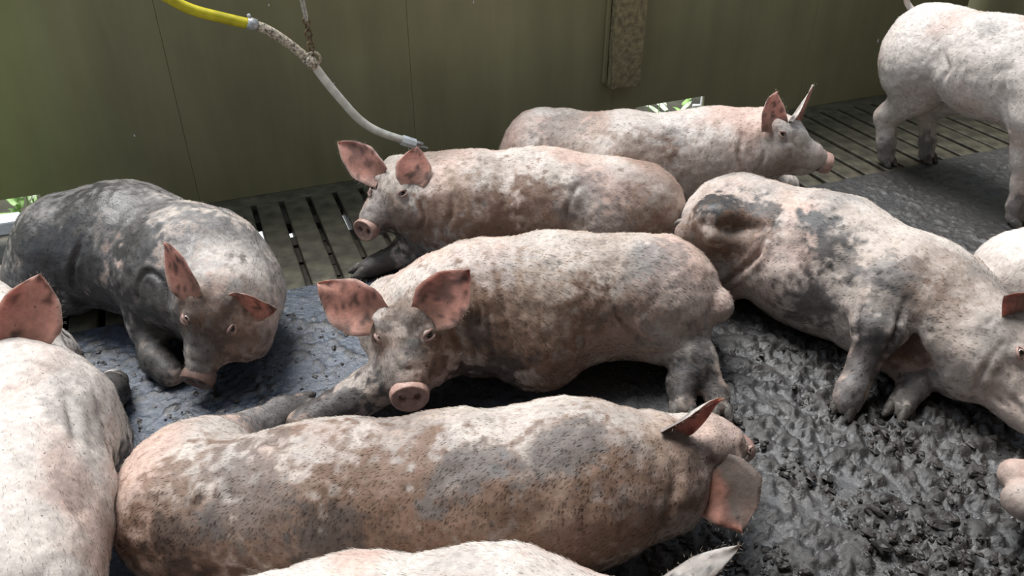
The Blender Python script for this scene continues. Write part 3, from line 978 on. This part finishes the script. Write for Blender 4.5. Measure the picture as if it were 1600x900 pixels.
M_LEAF = plain('weed_leaf', (0.22, 0.38, 0.08), 0.5, noise=0.25, scale=25)
M_LEAF2 = plain('pale_leaf', (0.55, 0.62, 0.45), 0.5, noise=0.2, scale=25)
def weed(base, stems, leaf, label, seed, spread=0.12, mat=M_LEAF, height=0.3):
    r = random.Random(seed)
    root = empty('weed', base); tag(root, label, 'plant', None)
    for k in range(stems):
        a = r.uniform(0, 6.28)
        top = np.asarray(base) + np.array([math.cos(a) * spread * r.random(), math.sin(a) * spread * r.random(), height * r.uniform(0.6, 1.0)])
        v, f = tube(smooth_path([np.asarray(base) + np.array([math.cos(a), math.sin(a), 0]) * 0.02, (np.asarray(base) + top) / 2 + np.array([r.uniform(-.02, .02)] * 2 + [0]), top], 8), np.linspace(0.004, 0.002, 8), 6)
        mesh_obj('stem', v, f, M_LEAF, root)
        for q in range(5):
            u = 0.45 + 0.55 * q / 4
            b = np.asarray(base) * (1 - u) + top * u
            w = r.uniform(0, 6.28)
            L = leaf * r.uniform(0.7, 1.2)
            d = np.array([math.cos(w), math.sin(w), r.uniform(0.1, 0.7)])
            V2, F2, *_ = ear_mesh(b, b + nrm(d) * L, np.array([-d[0] * .4, -d[1] * .4, 1.0]), L * 0.28, 0.35, -0.35, 0.1, 8, 4, 0.0015)
            mesh_obj('leaf', V2, F2, mat, root)
    return root
pl1 = at_o(14, 330, WALL_O + 0.30); pl2 = at_o(48, 322, WALL_O + 0.28); pl3 = at_o(1030, 170, WALL_O + 0.18); pl4 = at_o(1075, 168, WALL_O + 0.3)
weed([pl1[0], pl1[1], -0.38], 5, 0.10, 'bright green leafy weed in the gap under the wall nearest the frame edge', 3, 0.12, M_LEAF, pl1[2] + 0.47)
weed([pl1[0] + 0.08, pl1[1] + 0.03, -0.38], 5, 0.11, 'green weed with raised leaves behind the kerb block', 21, 0.10, M_LEAF, pl1[2] + 0.46)
weed([pl2[0], pl2[1], -0.38], 3, 0.10, 'pale leafy weed behind the rump of the muddy grey pig', 8, 0.10, M_LEAF2, pl2[2] + 0.46)
weed([pl3[0], pl3[1], -0.38], 4, 0.13, 'broad pale leaved weed in the gap under the wall, left of the green one', 5, 0.14, M_LEAF2, pl3[2] + 0.46)
weed([pl3[0] + 0.07, pl3[1] + 0.04, -0.38], 4, 0.12, 'grey green weed between the broad pale weed and the white pipe', 15, 0.12, M_LEAF2, pl3[2] + 0.47)
weed([pl4[0], pl4[1], -0.38], 4, 0.12, 'green weed in the gap beside the upright white pipe', 6, 0.10, M_LEAF, pl4[2] + 0.42)

# ------------------------------------------------------------------ drinker hose and its chain
def hose():
    O = WALL_O - 0.35
    def hp(px, py): return at_o(px, py, O)
    root = empty('drinker_hose', hp(640, 222)); tag(root, 'yellow hose joined to a dirty white drinker pipe hanging over the pigs', 'hose')
    M_Y = plain('yellow_hose', (0.62, 0.52, 0.02), 0.4, noise=0.12, scale=30)
    M_P = plain('scuffed_pipe', (0.78, 0.74, 0.64), 0.45, noise=0.10, scale=30)
    M_D = plain('rusty_pipe', (0.52, 0.44, 0.33), 0.6, noise=0.45, scale=120, bump=0.6)
    M_M = plain('grey_metal', (0.45, 0.45, 0.44), 0.4, 0.3, noise=0.2, scale=60)
    yp = smooth_path([hp(180, -55), hp(262, -4), hp(300, 15), hp(345, 27), hp(392, 38)], 26)
    v, f = tube(yp, 0.0175, 14); mesh_obj('yellow_hose', v, f, M_Y, root)
    up_ = smooth_path([hp(388, 36), hp(418, 47), hp(448, 66), hp(487, 97)], 22)
    v, f = tube(up_, 0.0165, 14); mesh_obj('upper_pipe', v, f, M_D, root)
    lp = smooth_path([hp(487, 97), hp(510, 128), hp(535, 158), hp(562, 187), hp(590, 205), hp(632, 220)], 34)
    v, f = tube(lp, 0.0155, 14); mesh_obj('lower_pipe', v, f, M_P, root)
    v, f = tube([hp(386, 35.5), hp(401, 40)], 0.0205, 14); cl = mesh_obj('hose_clip', v, f, M_M, root)
    v, f = tube([hp(391, 30), hp(388, 22)], 0.006, 8); mesh_obj('clip_screw', v, f, M_M, cl)
    v, f = tube([hp(478, 89), hp(493, 104)], 0.021, 14); cb = mesh_obj('pipe_clamp', v, f, M_D, root)
    # ring of the clamp
    c = hp(491, 91); a = nrm(ES + UP * 0.4); b_ = nrm(UP - ES * 0.5 - EO * 0.4)
    rg = [c + a * (0.020 * math.cos(w)) + b_ * (0.026 * math.sin(w)) for w in np.linspace(0, 2 * math.pi, 25)]
    v, f = tube(rg, 0.005, 8, False); mesh_obj('clamp_ring', v, f, M_D, cb)
    v, f = tube([hp(628, 218.5), hp(633, 220.5), hp(648, 225)], [0.0205, 0.0215, 0.0205], 8); mesh_obj('fitting', v, f, M_WHITE, root, False)
    v, f = tube([hp(647, 222), hp(660, 226)], 0.009, 10); mesh_obj('nipple', v, f, M_M, root)
    v, f = tube([hp(647, 226.5), hp(668, 232)], 0.006, 10); mesh_obj('nipple_pin', v, f, M_M, root)
    # chain
    M_C = plain('rusty_chain', (0.20, 0.14, 0.08), 0.6, 0.5, noise=0.4, scale=90)
    M_R = plain('pale_rod', (0.52, 0.48, 0.40), 0.5, 0.2, noise=0.2, scale=60)
    top = hp(466, -25); ch_ = empty('chain', top); tag(ch_, 'short rusty chain on a pale wire hook holding up the drinker pipe', 'chain')
    hk = smooth_path([hp(463, -30), hp(470, 0), hp(477, 29), hp(479.5, 31), hp(480, 28), hp(474, 0), hp(469, -30)], 40)
    v, f = tube(hk, 0.0042, 8); mesh_obj('wire_hook', v, f, M_R, ch_)
    p0, p1 = hp(478, 28), hp(488, 86); n = 6
    d = nrm(p1 - p0); sd1 = nrm(np.cross(d, EO)); sd2 = np.cross(d, sd1); step = np.linalg.norm(p1 - p0) / n
    for k in range(n):
        c = p0 + d * step * (k + 0.5); s_ = sd1 if k % 2 == 0 else sd2 * 0.9 + sd1 * 0.35
        lk = [c + d * (step * 0.66 * math.cos(w)) + s_ * (0.011 * math.sin(w)) for w in np.linspace(0, 2 * math.pi, 17)]
        v, f = tube(lk, 0.0035, 6, False); mesh_obj('link', v, f, M_C, ch_)
hose()

# loose clods of dung on the mud
rg = np.random.default_rng(12)
cl = MB(); ball, bf = sphere(8, 5)
for q in range(2600):
    if q < 2100: px, py = rg.uniform(1000, 1640), rg.uniform(540, 960)
    else: px, py = rg.uniform(80, 560), rg.uniform(440, 720)
    p = at(px, py, 0)
    if p.dot(EO) > 2.3 or (py < 640 and px > 1250 and q < 2100 and rg.random() < 0.5): continue
    if q < 2100 and vnoise(p[None] * np.array([1, 1, 0]), 7, 2)[0] < 0.42: continue
    r = rg.gamma(2.0, 0.0022) + 0.002
    if q >= 2100: r *= 0.6
    hz = floor_height(p[None])[0][0]
    sc = np.array([r * rg.uniform(0.8, 1.7), r * rg.uniform(0.8, 1.5), r * rg.uniform(0.35, 0.8)])
    an = rg.uniform(0, 6.28); ca, sa = math.cos(an), math.sin(an)
    b = ball * (1 + 1.1 * (vnoise(ball + q * 3.3, 1.9, 4) - 0.5))[:, None] * sc
    b = np.stack([b[:, 0] * ca - b[:, 1] * sa, b[:, 0] * sa + b[:, 1] * ca, b[:, 2]], 1)
    t = rg.uniform(0.6, 1.5)
    cl.add(b + np.array([p[0], p[1], hz + sc[2] * 0.25]), bf, np.array([0.034 * t, 0.030 * t, 0.027 * t, 0.42]))
M_CLOD = vcol('dung_clod', 0.5, 0.5, 80.0, 0.004, rough_alpha=True)
cd = cl.build('dung_clods', M_CLOD, None, False); tag(cd, 'dark clods of dung scattered over the wet floor', 'dung', None, 'stuff')

# ------------------------------------------------------------------ the pigs (points are pixel + height, or W(x, y, z))
def hoofdir(a, b): return PT(b) - PT(a)

# muddy grey pig at the left, lying with its head turned to the viewer
make_pig('mud-grey pig with a wet dark rump by the wall gap, its head lowered', 0.0085,
    [((118, 388, .20), .185), ((205, 385, .21), .198), ((315, 428, .22), .19), ((345, 462, .23), .145)],
    head=dict(P=(346, 442, .285), S=(302, 596, .085), roll=4, disc=18, snout=0.55, fat=1.3, muz=1.1),
    extra=[((382, 520, .15), .085, .07), ((354, 462, .17), .168, .06), ((90, 430, .12), .14, .06)],
    legs=[dict(p=[((240, 450, .20), .08), ((232, 505, .10), .056), ((246, 562, .045), .045), ((270, 585, .03), .038)], hoof=0),
          dict(p=[((60, 430, .12), .09), ((10, 440, .06), .05), ((-45, 450, .04), .045)])],
    ears=[dict(base=(300, 458), tip=(257, 378), dz=-.03, inner=W(-.4, -.9, .1), w=.12, cup=.55),
          dict(base=(382, 470), tip=(432, 484), dz=-.02, inner=W(.1, -.9, -.2), w=.115, cup=.5)], eyes=((290, 504), (366, 516)),
    dirt_shade=[(110, 380, .55, .85, 'grey', .2), (215, 470, .4, .7, 'grey', .1), (150, 350, .22, .55, 'mud', 1.0), (60, 400, .2, .85, 'mud', .5), (200, 400, .16, .6, 'mud', .8), (230, 480, .14, .8, 'mud', .3),
          (330, 520, .13, .7, 'grey', 0), (370, 540, .12, .75, 'brown', 0), (310, 480, .07, .6, 'brown', 0), (370, 400, .12, .5, 'pale', 0), (110, 330, .16, .8, 'mud', 1.0), (240, 540, .14, .85, 'mud', .2), (130, 440, .2, .9, 'mud', .3), (335, 540, .05, .6, 'mud', 0), (300, 560, .05, .5, 'grey', 0)],
    clean=.35, grey=.6, brown=.35, hair=9000, seed=2, creases=[([(212, 470), (222, 425), (250, 445), (262, 500)], .014, .012), ([(125, 365), (108, 420), (118, 465)], .016, .012), ([(190, 400), (182, 455)], .014, .010), ([(335, 565), (320, 592), (345, 600)], .007, .006), ([(305, 545), (280, 570)], .008, .005)])

# pig beneath the drinker
make_pig('pale pig with brown flank lying under the drinker pipe, looking at the viewer', 0.0085,
    [((988, 328, .20), .18), ((850, 322, .20), .19), ((720, 322, .20), .19), ((662, 308, .235), .15)],
    head=dict(P=(634, 270, .29), S=(566, 356, .185), disc=24, snout=1.2),
    extra=[((940, 360, .15), .17, .06)],
    legs=[dict(p=[((672, 372, .11), .075), ((628, 398, .05), .046), ((572, 420, .03), .034)]),
          dict(p=[((940, 380, .12), .10), ((900, 400, .06), .06), ((930, 420, .04), .05)], hoof=0)],
    ears=[dict(base=(588, 268), tip=(528, 222), dz=.05, inner=W(.1, -.9, .2), w=.13, cup=.5),
          dict(base=(642, 276), tip=(652, 229), dz=.0, inner=W(.0, -.9, .3), w=.125, cup=.4, side=-.1)], eyes=((625, 305), (576, 298)),
    dirt_shade=[(600, 408, .16, .9, 'mud', .1), (640, 392, .1, .8, 'mud', .1), (760, 350, .2, .85, 'brown', 0), (700, 340, .14, .7, 'brown', 0), (850, 345, .18, .8, 'brown', 0), (860, 310, .1, .5, 'brown', 0), (620, 345, .09, .6, 'brown', 0), (720, 280, .08, .4, 'beige', 0), (980, 370, .16, .8, 'brown', 0), (780, 385, .18, .8, 'brown', 0), (920, 300, .1, .5, 'grey', 0), (960, 340, .1, .5, 'grey', 0), (590, 330, .07, .5, 'grey', 0), (650, 360, .1, .6, 'brown', 0)],
    clean=.5, grey=.2, brown=.5, hair=7000, seed=3, creases=[([(692, 270), (703, 325), (692, 375)], .016, .010), ([(905, 285), (888, 335), (902, 372)], .016, .011), ([(655, 320), (660, 350), (640, 375)], .012, .008), ([(590, 345), (610, 362)], .007, .005)])

# far pig
make_pig('clean pale pig lying by the back wall, in profile, snout towards the slats', 0.009,
    [((850, 240, .20), .18), ((970, 256, .20), .19), ((1110, 248, .22), .185), ((1172, 232, .27), .15)],
    head=dict(P=(1198, 205, .36), S=(1298, 249, .255), disc=8, snout=1.25),
    ears=[dict(base=(1196, 200), tip=(1214, 143), dz=.0, inner=W(.3, -.9, 0), w=.13, cup=.4),
          dict(base=(1240, 186), tip=(1278, 136), dz=.05, inner=W(.35, -.8, -.35), w=.11, cup=.6, curl=-.1)], eyes=((1222, 215), 1),
    legs=[dict(p=[((1180, 285, .12), .08), ((1230, 290, .06), .05)], hoof=0)],
    dirt_shade=[(1050, 212, .06, .6, 'grey', 0), (880, 215, .15, .6, 'beige', 0), (1000, 270, .16, .6, 'brown', 0), (1100, 265, .14, .45, 'brown', 0), (870, 200, .12, .5, 'grey', 0), (1235, 210, .04, .6, 'grey', 0), (1200, 260, .1, .5, 'brown', 0), (1245, 260, .07, .4, 'brown', 0)],
    clean=.75, grey=.1, brown=.25, hair=6000, seed=4, creases=[([(1182, 215), (1190, 250), (1180, 280)], .014, .010), ([(1163, 205), (1160, 245), (1164, 280)], .016, .008), ([(1214, 228), (1220, 262)], .010, .007), ([(1268, 240), (1262, 265)], .008, .006), ([(1280, 238), (1277, 262)], .006, .005)])

# standing pig at the right edge
h_, l_ = W(.5, -.86, 0), W(.86, .5, 0)
def hindleg(foot, up=.50, out=0.0):
    f = W(foot[0], foot[1], 0)
    return [(f + h_ * .03 + UP * .46 , .125), (f + h_ * .07 + UP * .34, .085), (f - h_ * .045 + UP * .21, .046), (f + h_ * .0 + UP * .09, .035), (f + h_ * .012 + UP * .035, .035)]
def foreleg(foot):
    f = W(foot[0], foot[1], 0)
    return [(f + UP * .42 - h_ * .03, .105), (f + UP * .28 - h_ * .02, .060), (f + UP * .17, .046), (f + UP * .08, .037), (f + UP * .035 + h_ * .01, .037)]
make_pig('clean pink-white pig standing beside the slats, seen from behind its flank', 0.0085,
    [(W(1.755, 3.38, .525), .165), (W(1.90, 3.09, .515), .185), (W(2.05, 2.82, .505), .18), (W(2.13, 2.62, .52), .145)],
    head=dict(P=W(2.17, 2.52, .55), S=W(2.30, 2.26, .43), disc=10),
    extra=[(W(1.72, 3.34, .45), .155, .06), (W(1.84, 3.40, .45), .14, .06), (W(1.88, 3.04, .42), .03, W(1.95, 2.93, .315), .016, .03)],
    legs=[dict(p=hindleg((1.675, 3.345)), dir=W(.5, -.86, -.7)), dict(p=hindleg((1.875, 3.385)), dir=W(.5, -.86, -.7)),
          dict(p=foreleg((1.955, 2.775)), dir=W(.5, -.86, -.7)), dict(p=foreleg((2.17, 2.88)), dir=W(.5, -.86, -.7))],
    ears=[dict(base=W(2.10, 2.50, .62), tip=W(2.07, 2.42, .75), inner=W(.5, -.86, 0)), dict(base=W(2.22, 2.57, .62), tip=W(2.30, 2.53, .75), inner=W(.5, -.86, 0))],
    tail=dict(p=[W(1.71, 3.46, .625), W(1.68, 3.50, .66), W(1.66, 3.49, .70), W(1.69, 3.47, .735), W(1.74, 3.47, .72), W(1.76, 3.50, .69), W(1.80, 3.52, .70)], r=.014),
    dirt_shade=[(1540, 40, .06, .5, 'grey', 0), (1385, 235, .05, .5, 'grey', 0), (1440, 230, .05, .6, 'grey', 0), (1580, 320, .05, .5, 'grey', 0), (1500, 170, .1, .4, 'pink', 0), (1375, 245, .07, .7, 'grey', 0), (1440, 240, .08, .7, 'grey', 0), (1580, 335, .08, .6, 'grey', 0), (1430, 150, .1, .35, 'brown', 0)],
    clean=.92, grey=.1, brown=.05, hair=7000, seed=5, creases=[([(1455, 150), (1475, 115), (1470, 80)], .02, .010), ([(1572, 205), (1562, 150), (1572, 110)], .02, .010)], pink=.2)

# middle pig, facing the viewer
make_pig('brown-sided pig lying in the middle, facing the viewer with both ears out', 0.0075,
    [((1022, 458, .20), .18), ((870, 470, .20), .19), ((745, 482, .20), .18), ((680, 490, .21), .15)],
    head=dict(P=(628, 466, .235), S=(640, 618, .125), disc=20, snout=1.15, fat=1.05),
    extra=[((1040, 470, .15), .16, .06), ((1117, 478, .20), .054, (1095, 470, .2), .05, .012), ((840, 540, .13), .13, .06)],
    legs=[dict(p=[((1030, 488, .18), .118), ((1015, 518, .145), .080), ((1078, 556, .10), .048), ((1066, 598, .06), .040), ((1066, 632, .03), .040)]),
          dict(p=[((1082, 545, .09), .045), ((1100, 578, .075), .036), ((1119, 616, .04), .033), ((1124, 634, .03), .033)]),
          dict(p=[((660, 560, .14), .085), ((570, 615, .06), .058), ((480, 662, .03), .042), ((468, 668, .028), .04)])],
    ears=[dict(base=(578, 490), tip=(496, 442), dz=.0, inner=W(.1, -.8, .5), w=.15, cup=.4, side=-.1),
          dict(base=(680, 488), tip=(733, 421), dz=-.05, inner=W(-.1, -.8, .5), w=.15, cup=.4, side=.1)], eyes=((587, 534), (667, 527)),
    dirt_shade=[(760, 530, .2, .9, 'brown', 0), (740, 470, .12, .7, 'brown', 0), (860, 520, .2, .75, 'brown', 0), (850, 450, .13, .5, 'beige', 0), (950, 520, .17, .8, 'brown', 0), (880, 580, .16, .85, 'brown', 0), (690, 520, .1, .7, 'brown', 0), (745, 520, .06, .7, 'mud', 0), (770, 590, .12, .7, 'mud', 0), (600, 560, .05, .4, 'brown', 0), (640, 480, .08, .7, 'brown', 0), (690, 545, .07, .8, 'brown', 0), (590, 545, .05, .6, 'brown', 0), (625, 560, .06, .6, 'beige', 0), (645, 545, .03, .7, 'mud', 0), (1040, 400, .1, .6, 'grey', 0), (1000, 410, .08, .5, 'grey', 0), (1070, 590, .08, .9, 'mud', .2), (1115, 600, .07, .9, 'mud', .2),
          (640, 510, .05, .5, 'grey', 0), (610, 580, .08, .6, 'grey', 0), (520, 640, .14, .95, 'mud', .2), (665, 590, .05, .5, 'brown', 0), (1060, 470, .12, .4, 'pink', 0), (1122, 480, .06, .6, 'pink', 0), (1085, 560, .06, .7, 'mud', .2), (960, 540, .12, .5, 'pink', 0)],
    clean=.35, grey=.25, brown=.5, hair=16000, seed=6, creases=[([(955, 440), (970, 500), (1012, 548)], .018, .014), ([(738, 425), (752, 500), (742, 575)], .018, .010), ([(702, 515), (722, 560), (720, 610)], .013, .010), ([(690, 540), (680, 590), (660, 612)], .012, .007), ([(610, 555), (625, 585)], .010, .005), ([(1085, 505), (1100, 520), (1112, 512)], .010, .008)],
    wrinkles=[((735, 500, .25), (1, .2, .1), .16, .045, .010)])

# right pig, on its side
make_pig('grey mud-stained pig lying on its side at the right, forelegs towards the viewer', 0.008,
    [((1150, 360, .20), .19), ((1290, 412, .20), .21), ((1422, 476, .19), .192), ((1525, 540, .17), .16)],
    head=dict(P=(1572, 520, .22), S=(1668, 688, .09), up=W(.75, .3, .6), disc=8),
    extra=[((1120, 425, .10), .10, .05)],
    carve=[((1415, 515, .20), .05, (1425, 585, .10), .06, .05), ((1385, 560, .12), .03, (1375, 600, .06), .04, .03)],
    legs=[dict(p=[((1385, 452, .27), .105), ((1370, 512, .21), .063), ((1352, 565, .12), .045), ((1331, 610, .06), .039), ((1324, 625, .04), .037)], k=.05),
          dict(p=[((1455, 545, .11), .055), ((1412, 568, .08), .040), ((1428, 602, .05), .040), ((1408, 632, .028), .036)]),
          dict(p=[((1112, 350, .29), .085), ((1082, 368, .23), .050), ((1085, 404, .16), .042), ((1106, 432, .09), .040)], hoof=0)],
    ears=[dict(base=(1600, 478), tip=(1570, 462), dz=-.05, inner=W(.2, -1, -.1), w=.12), dict(base=(1668, 500), tip=(1700, 455), dz=.03, inner=W(.4, -.8, .2), w=.12)], eyes=((1590, 551),),
    tail=dict(p=[(1078, 348, .25), (1062, 346, .25), (1055, 352, .22)], r=.012, shade=.4),
    dirt_shade=[(1130, 312, .1, 1, 'mud', .5), (1180, 340, .09, .9, 'mud', .2), (1150, 370, .1, .7, 'brown', 0), (1275, 340, .075, 1, 'mud', .3), (1285, 385, .08, .9, 'mud', 0), (1310, 410, .07, .7, 'mud', 0), (1350, 510, .07, .7, 'mud', 0), (1420, 430, .07, .6, 'mud', .2), (1450, 470, .08, .4, 'brown', 0), (1200, 420, .12, .4, 'pink', 0), (1090, 390, .1, .7, 'brown', 0),
          (1260, 480, .1, .8, 'mud', 0), (1380, 430, .08, .6, 'grey', 0), (1348, 560, .1, .85, 'mud', .1), (1330, 605, .07, .9, 'grey', .1), (1420, 600, .07, .8, 'mud', .1), (1425, 540, .09, .8, 'brown', 0), (1380, 470, .07, .6, 'mud', .1), (1450, 600, .07, .8, 'grey', 0), (1480, 420, .1, .4, 'brown', 0), (1530, 640, .1, .3, 'pink', 0)],
    clean=.35, grey=.45, brown=.2, hair=9000, seed=7, creases=[([(1198, 350), (1180, 395), (1150, 425), (1125, 450)], .016, .012), ([(1098, 350), (1145, 362), (1195, 350)], .042, .024), ([(1342, 470), (1335, 525)], .014, .012), ([(1408, 470), (1402, 530), (1385, 560)], .014, .014), ([(1448, 520), (1446, 570), (1490, 602)], .014, .012), ([(1560, 535), (1532, 590), (1515, 640)], .014, .009), ([(1540, 505), (1562, 485)], .010, .006), ([(1545, 620), (1570, 640)], .01, .007)], pink=.35)

# bottom pig, back to the viewer
make_pig('long pale pig lying in front with its back to the viewer, head turned away', 0.0075,
    [((302, 802, .16), .158), ((520, 790, .17), .17), ((720, 775, .18), .175), ((890, 757, .19), .18), ((1010, 742, .20), .145)],
    head=dict(P=(1085, 702, .24), S=(1160, 690, .115), disc=10),
    extra=[((300, 760, .14), .15, .06)],
    legs=[dict(p=[((330, 720, .12), .10), ((395, 670, .06), .05), ((445, 645, .04), .042), ((470, 634, .035), .036)])],
    ears=[dict(base=(1048, 668), tip=(1130, 622), dz=.02, inner=W(.2, -.8, -.15), w=.078, cup=.8, red=1.35),
          dict(base=(1120, 745), tip=(1160, 834), dz=-.05, inner=W(-.2, -.75, .6), w=.16, cup=.3, side=-.25, mud=-1)],
    dirt_shade=[(620, 640, .1, .4, 'grey', 0), (870, 690, .08, .6, 'brown', 0), (650, 700, .12, .4, 'grey', 0), (440, 640, .16, .9, 'grey', 0), (470, 632, .08, .6, 'mud', 0), (280, 830, .2, .9, 'brown', 0), (430, 815, .2, .9, 'brown', 0), (600, 820, .2, .95, 'brown', 0), (740, 800, .17, .85, 'brown', 0), (880, 815, .2, .85, 'brown', 0), (980, 790, .15, .6, 'brown', 0), (520, 850, .09, .7, 'mud', 0), (260, 850, .1, .6, 'mud', 0), (380, 760, .12, .5, 'grey', 0), (720, 735, .05, .7, 'grey', 0, (W(.6, .3, .6), 3)), (880, 700, .06, .7, 'grey', 0, (W(.8, .2, .5), 2.5)), (1060, 690, .08, .6, 'beige', 0), (1088, 706, .06, .6, 'mud', 0), (1060, 720, .09, .5, 'brown', 0)],
    clean=.5, grey=.25, brown=.45, hair=26000, hair_len=.010, seed=8, creases=[([(385, 672), (435, 692), (480, 685)], .016, .010), ([(335, 735), (300, 800)], .02, .010), ([(1040, 690), (1060, 740), (1050, 800)], .02, .008), ([(985, 650), (1000, 720)], .02, .006)])

# near left pig
make_pig('clean white-backed pig cut by the left edge of the photo, head turned away', 0.008,
    [((-10, 960, .27), .175), ((22, 800, .26), .172), ((50, 665, .26), .165), ((15, 590, .29), .13)],
    head=dict(P=(-15, 560, .33), S=(-110, 480, .24), disc=8),
    extra=[((100, 710, .14), .15, .06)],
    legs=[dict(p=[((140, 645, .13), .06), ((172, 612, .06), .045), ((178, 598, .04), .040)], hoof=0)],
    ears=[dict(base=(42, 522), tip=(62, 428), dz=.0, inner=W(.4, -.8, .3), w=.14, cup=.4)],
    dirt_shade=[(120, 640, .1, .5, 'grey', 0), (W(-1.06, 1.66, .08), .22, 1.0, 'mud', .1), (W(-.80, 1.36, .10), .17, .95, 'mud', .1), (W(-.74, 1.2, .08), .16, .9, 'mud', 0), (120, 760, .05, .3, 'grey', 0)],
    clean=.85, grey=.12, brown=.05, hair=14000, hair_len=.011, seed=9, creases=[([(30, 560), (75, 570), (120, 600)], .02, .010), ([(110, 620), (120, 690)], .02, .008)], pink=.25)

# nearest pig at the bottom edge
make_pig('white pig at the bottom edge, only its back and one ear in view', 0.008,
    [((300, 1065, .18), .155), ((560, 1022, .18), .16), ((780, 1010, .18), .16), ((930, 1030, .18), .14)],
    head=dict(P=(1010, 1005, .22), S=(1180, 1045, .11), disc=8),
    ears=[dict(base=(1035, 908), tip=(1155, 853), dz=.0, inner=W(.3, .35, -.9), w=.06, cup=.5, out=.7), dict(base=(1040, 1010), tip=(1120, 1060), dz=0, inner=W(.3, -.8, .1), w=.13)],
    dirt_shade=[(700, 880, .08, .3, 'grey', 0)], clean=.9, grey=.1, brown=.05, hair=9000, seed=10, pink=.2)

# pig behind the right one
make_pig('white pig of which only a curve of its back shows behind the grey pig', 0.009,
    [((1604, 436, .2), .155), ((1700, 420, .2), .17), ((1800, 400, .2), .16), ((1870, 392, .23), .135)],
    head=dict(P=(1915, 380, .30), S=(2030, 415, .16), disc=12),
    legs=[dict(p=[((1800, 450, .12), .07), ((1850, 470, .05), .045), ((1900, 478, .035), .036)])],
    ears=[dict(base=(1905, 345), tip=(1885, 300), dz=.0, inner=W(.5, -.8, .1), w=.12, cup=.4), dict(base=(1945, 350), tip=(1975, 300), dz=.04, inner=W(.5, -.8, .1), w=.12, cup=.4)],
    dirt_shade=[], clean=.95, grey=.05, brown=.0, hair=4000, seed=11, pink=.2)

# pig lying outside the right edge, rump into the picture
make_pig('pig lying outside the right edge, its pink rounded rear lobes in view', 0.008,
    [(W(1.345, 1.235, .19), .165), (W(1.60, 1.12, .2), .18), (W(1.85, 1.00, .2), .17), (W(1.97, .95, .23), .135)],
    head=dict(P=W(2.05, .91, .28), S=W(2.31, .80, .15), disc=12),
    legs=[dict(p=[(W(1.88, .86, .12), .07), (W(1.98, .80, .05), .045), (W(2.06, .77, .035), .036)]), dict(p=[(W(1.42, 1.08, .14), .10), (W(1.46, 1.00, .07), .055), (W(1.36, .99, .04), .04), (W(1.46, .97, .035), .036)])],
    ears=[dict(base=W(2.03, .82, .35), tip=W(2.06, .72, .46), inner=W(.6, -.7, .1), w=.12, cup=.4), dict(base=W(2.08, 1.0, .35), tip=W(2.14, 1.08, .46), inner=W(.6, -.7, .1), w=.12, cup=.4)],
    extra=[((1588, 742, .16), .040, (1640, 745, .16), .04, .02), ((1602, 782, .15), .042, (1650, 782, .15), .04, .008)],
    dirt_shade=[], clean=.6, grey=.1, brown=.1, hair=3000, seed=12, pink=.8)
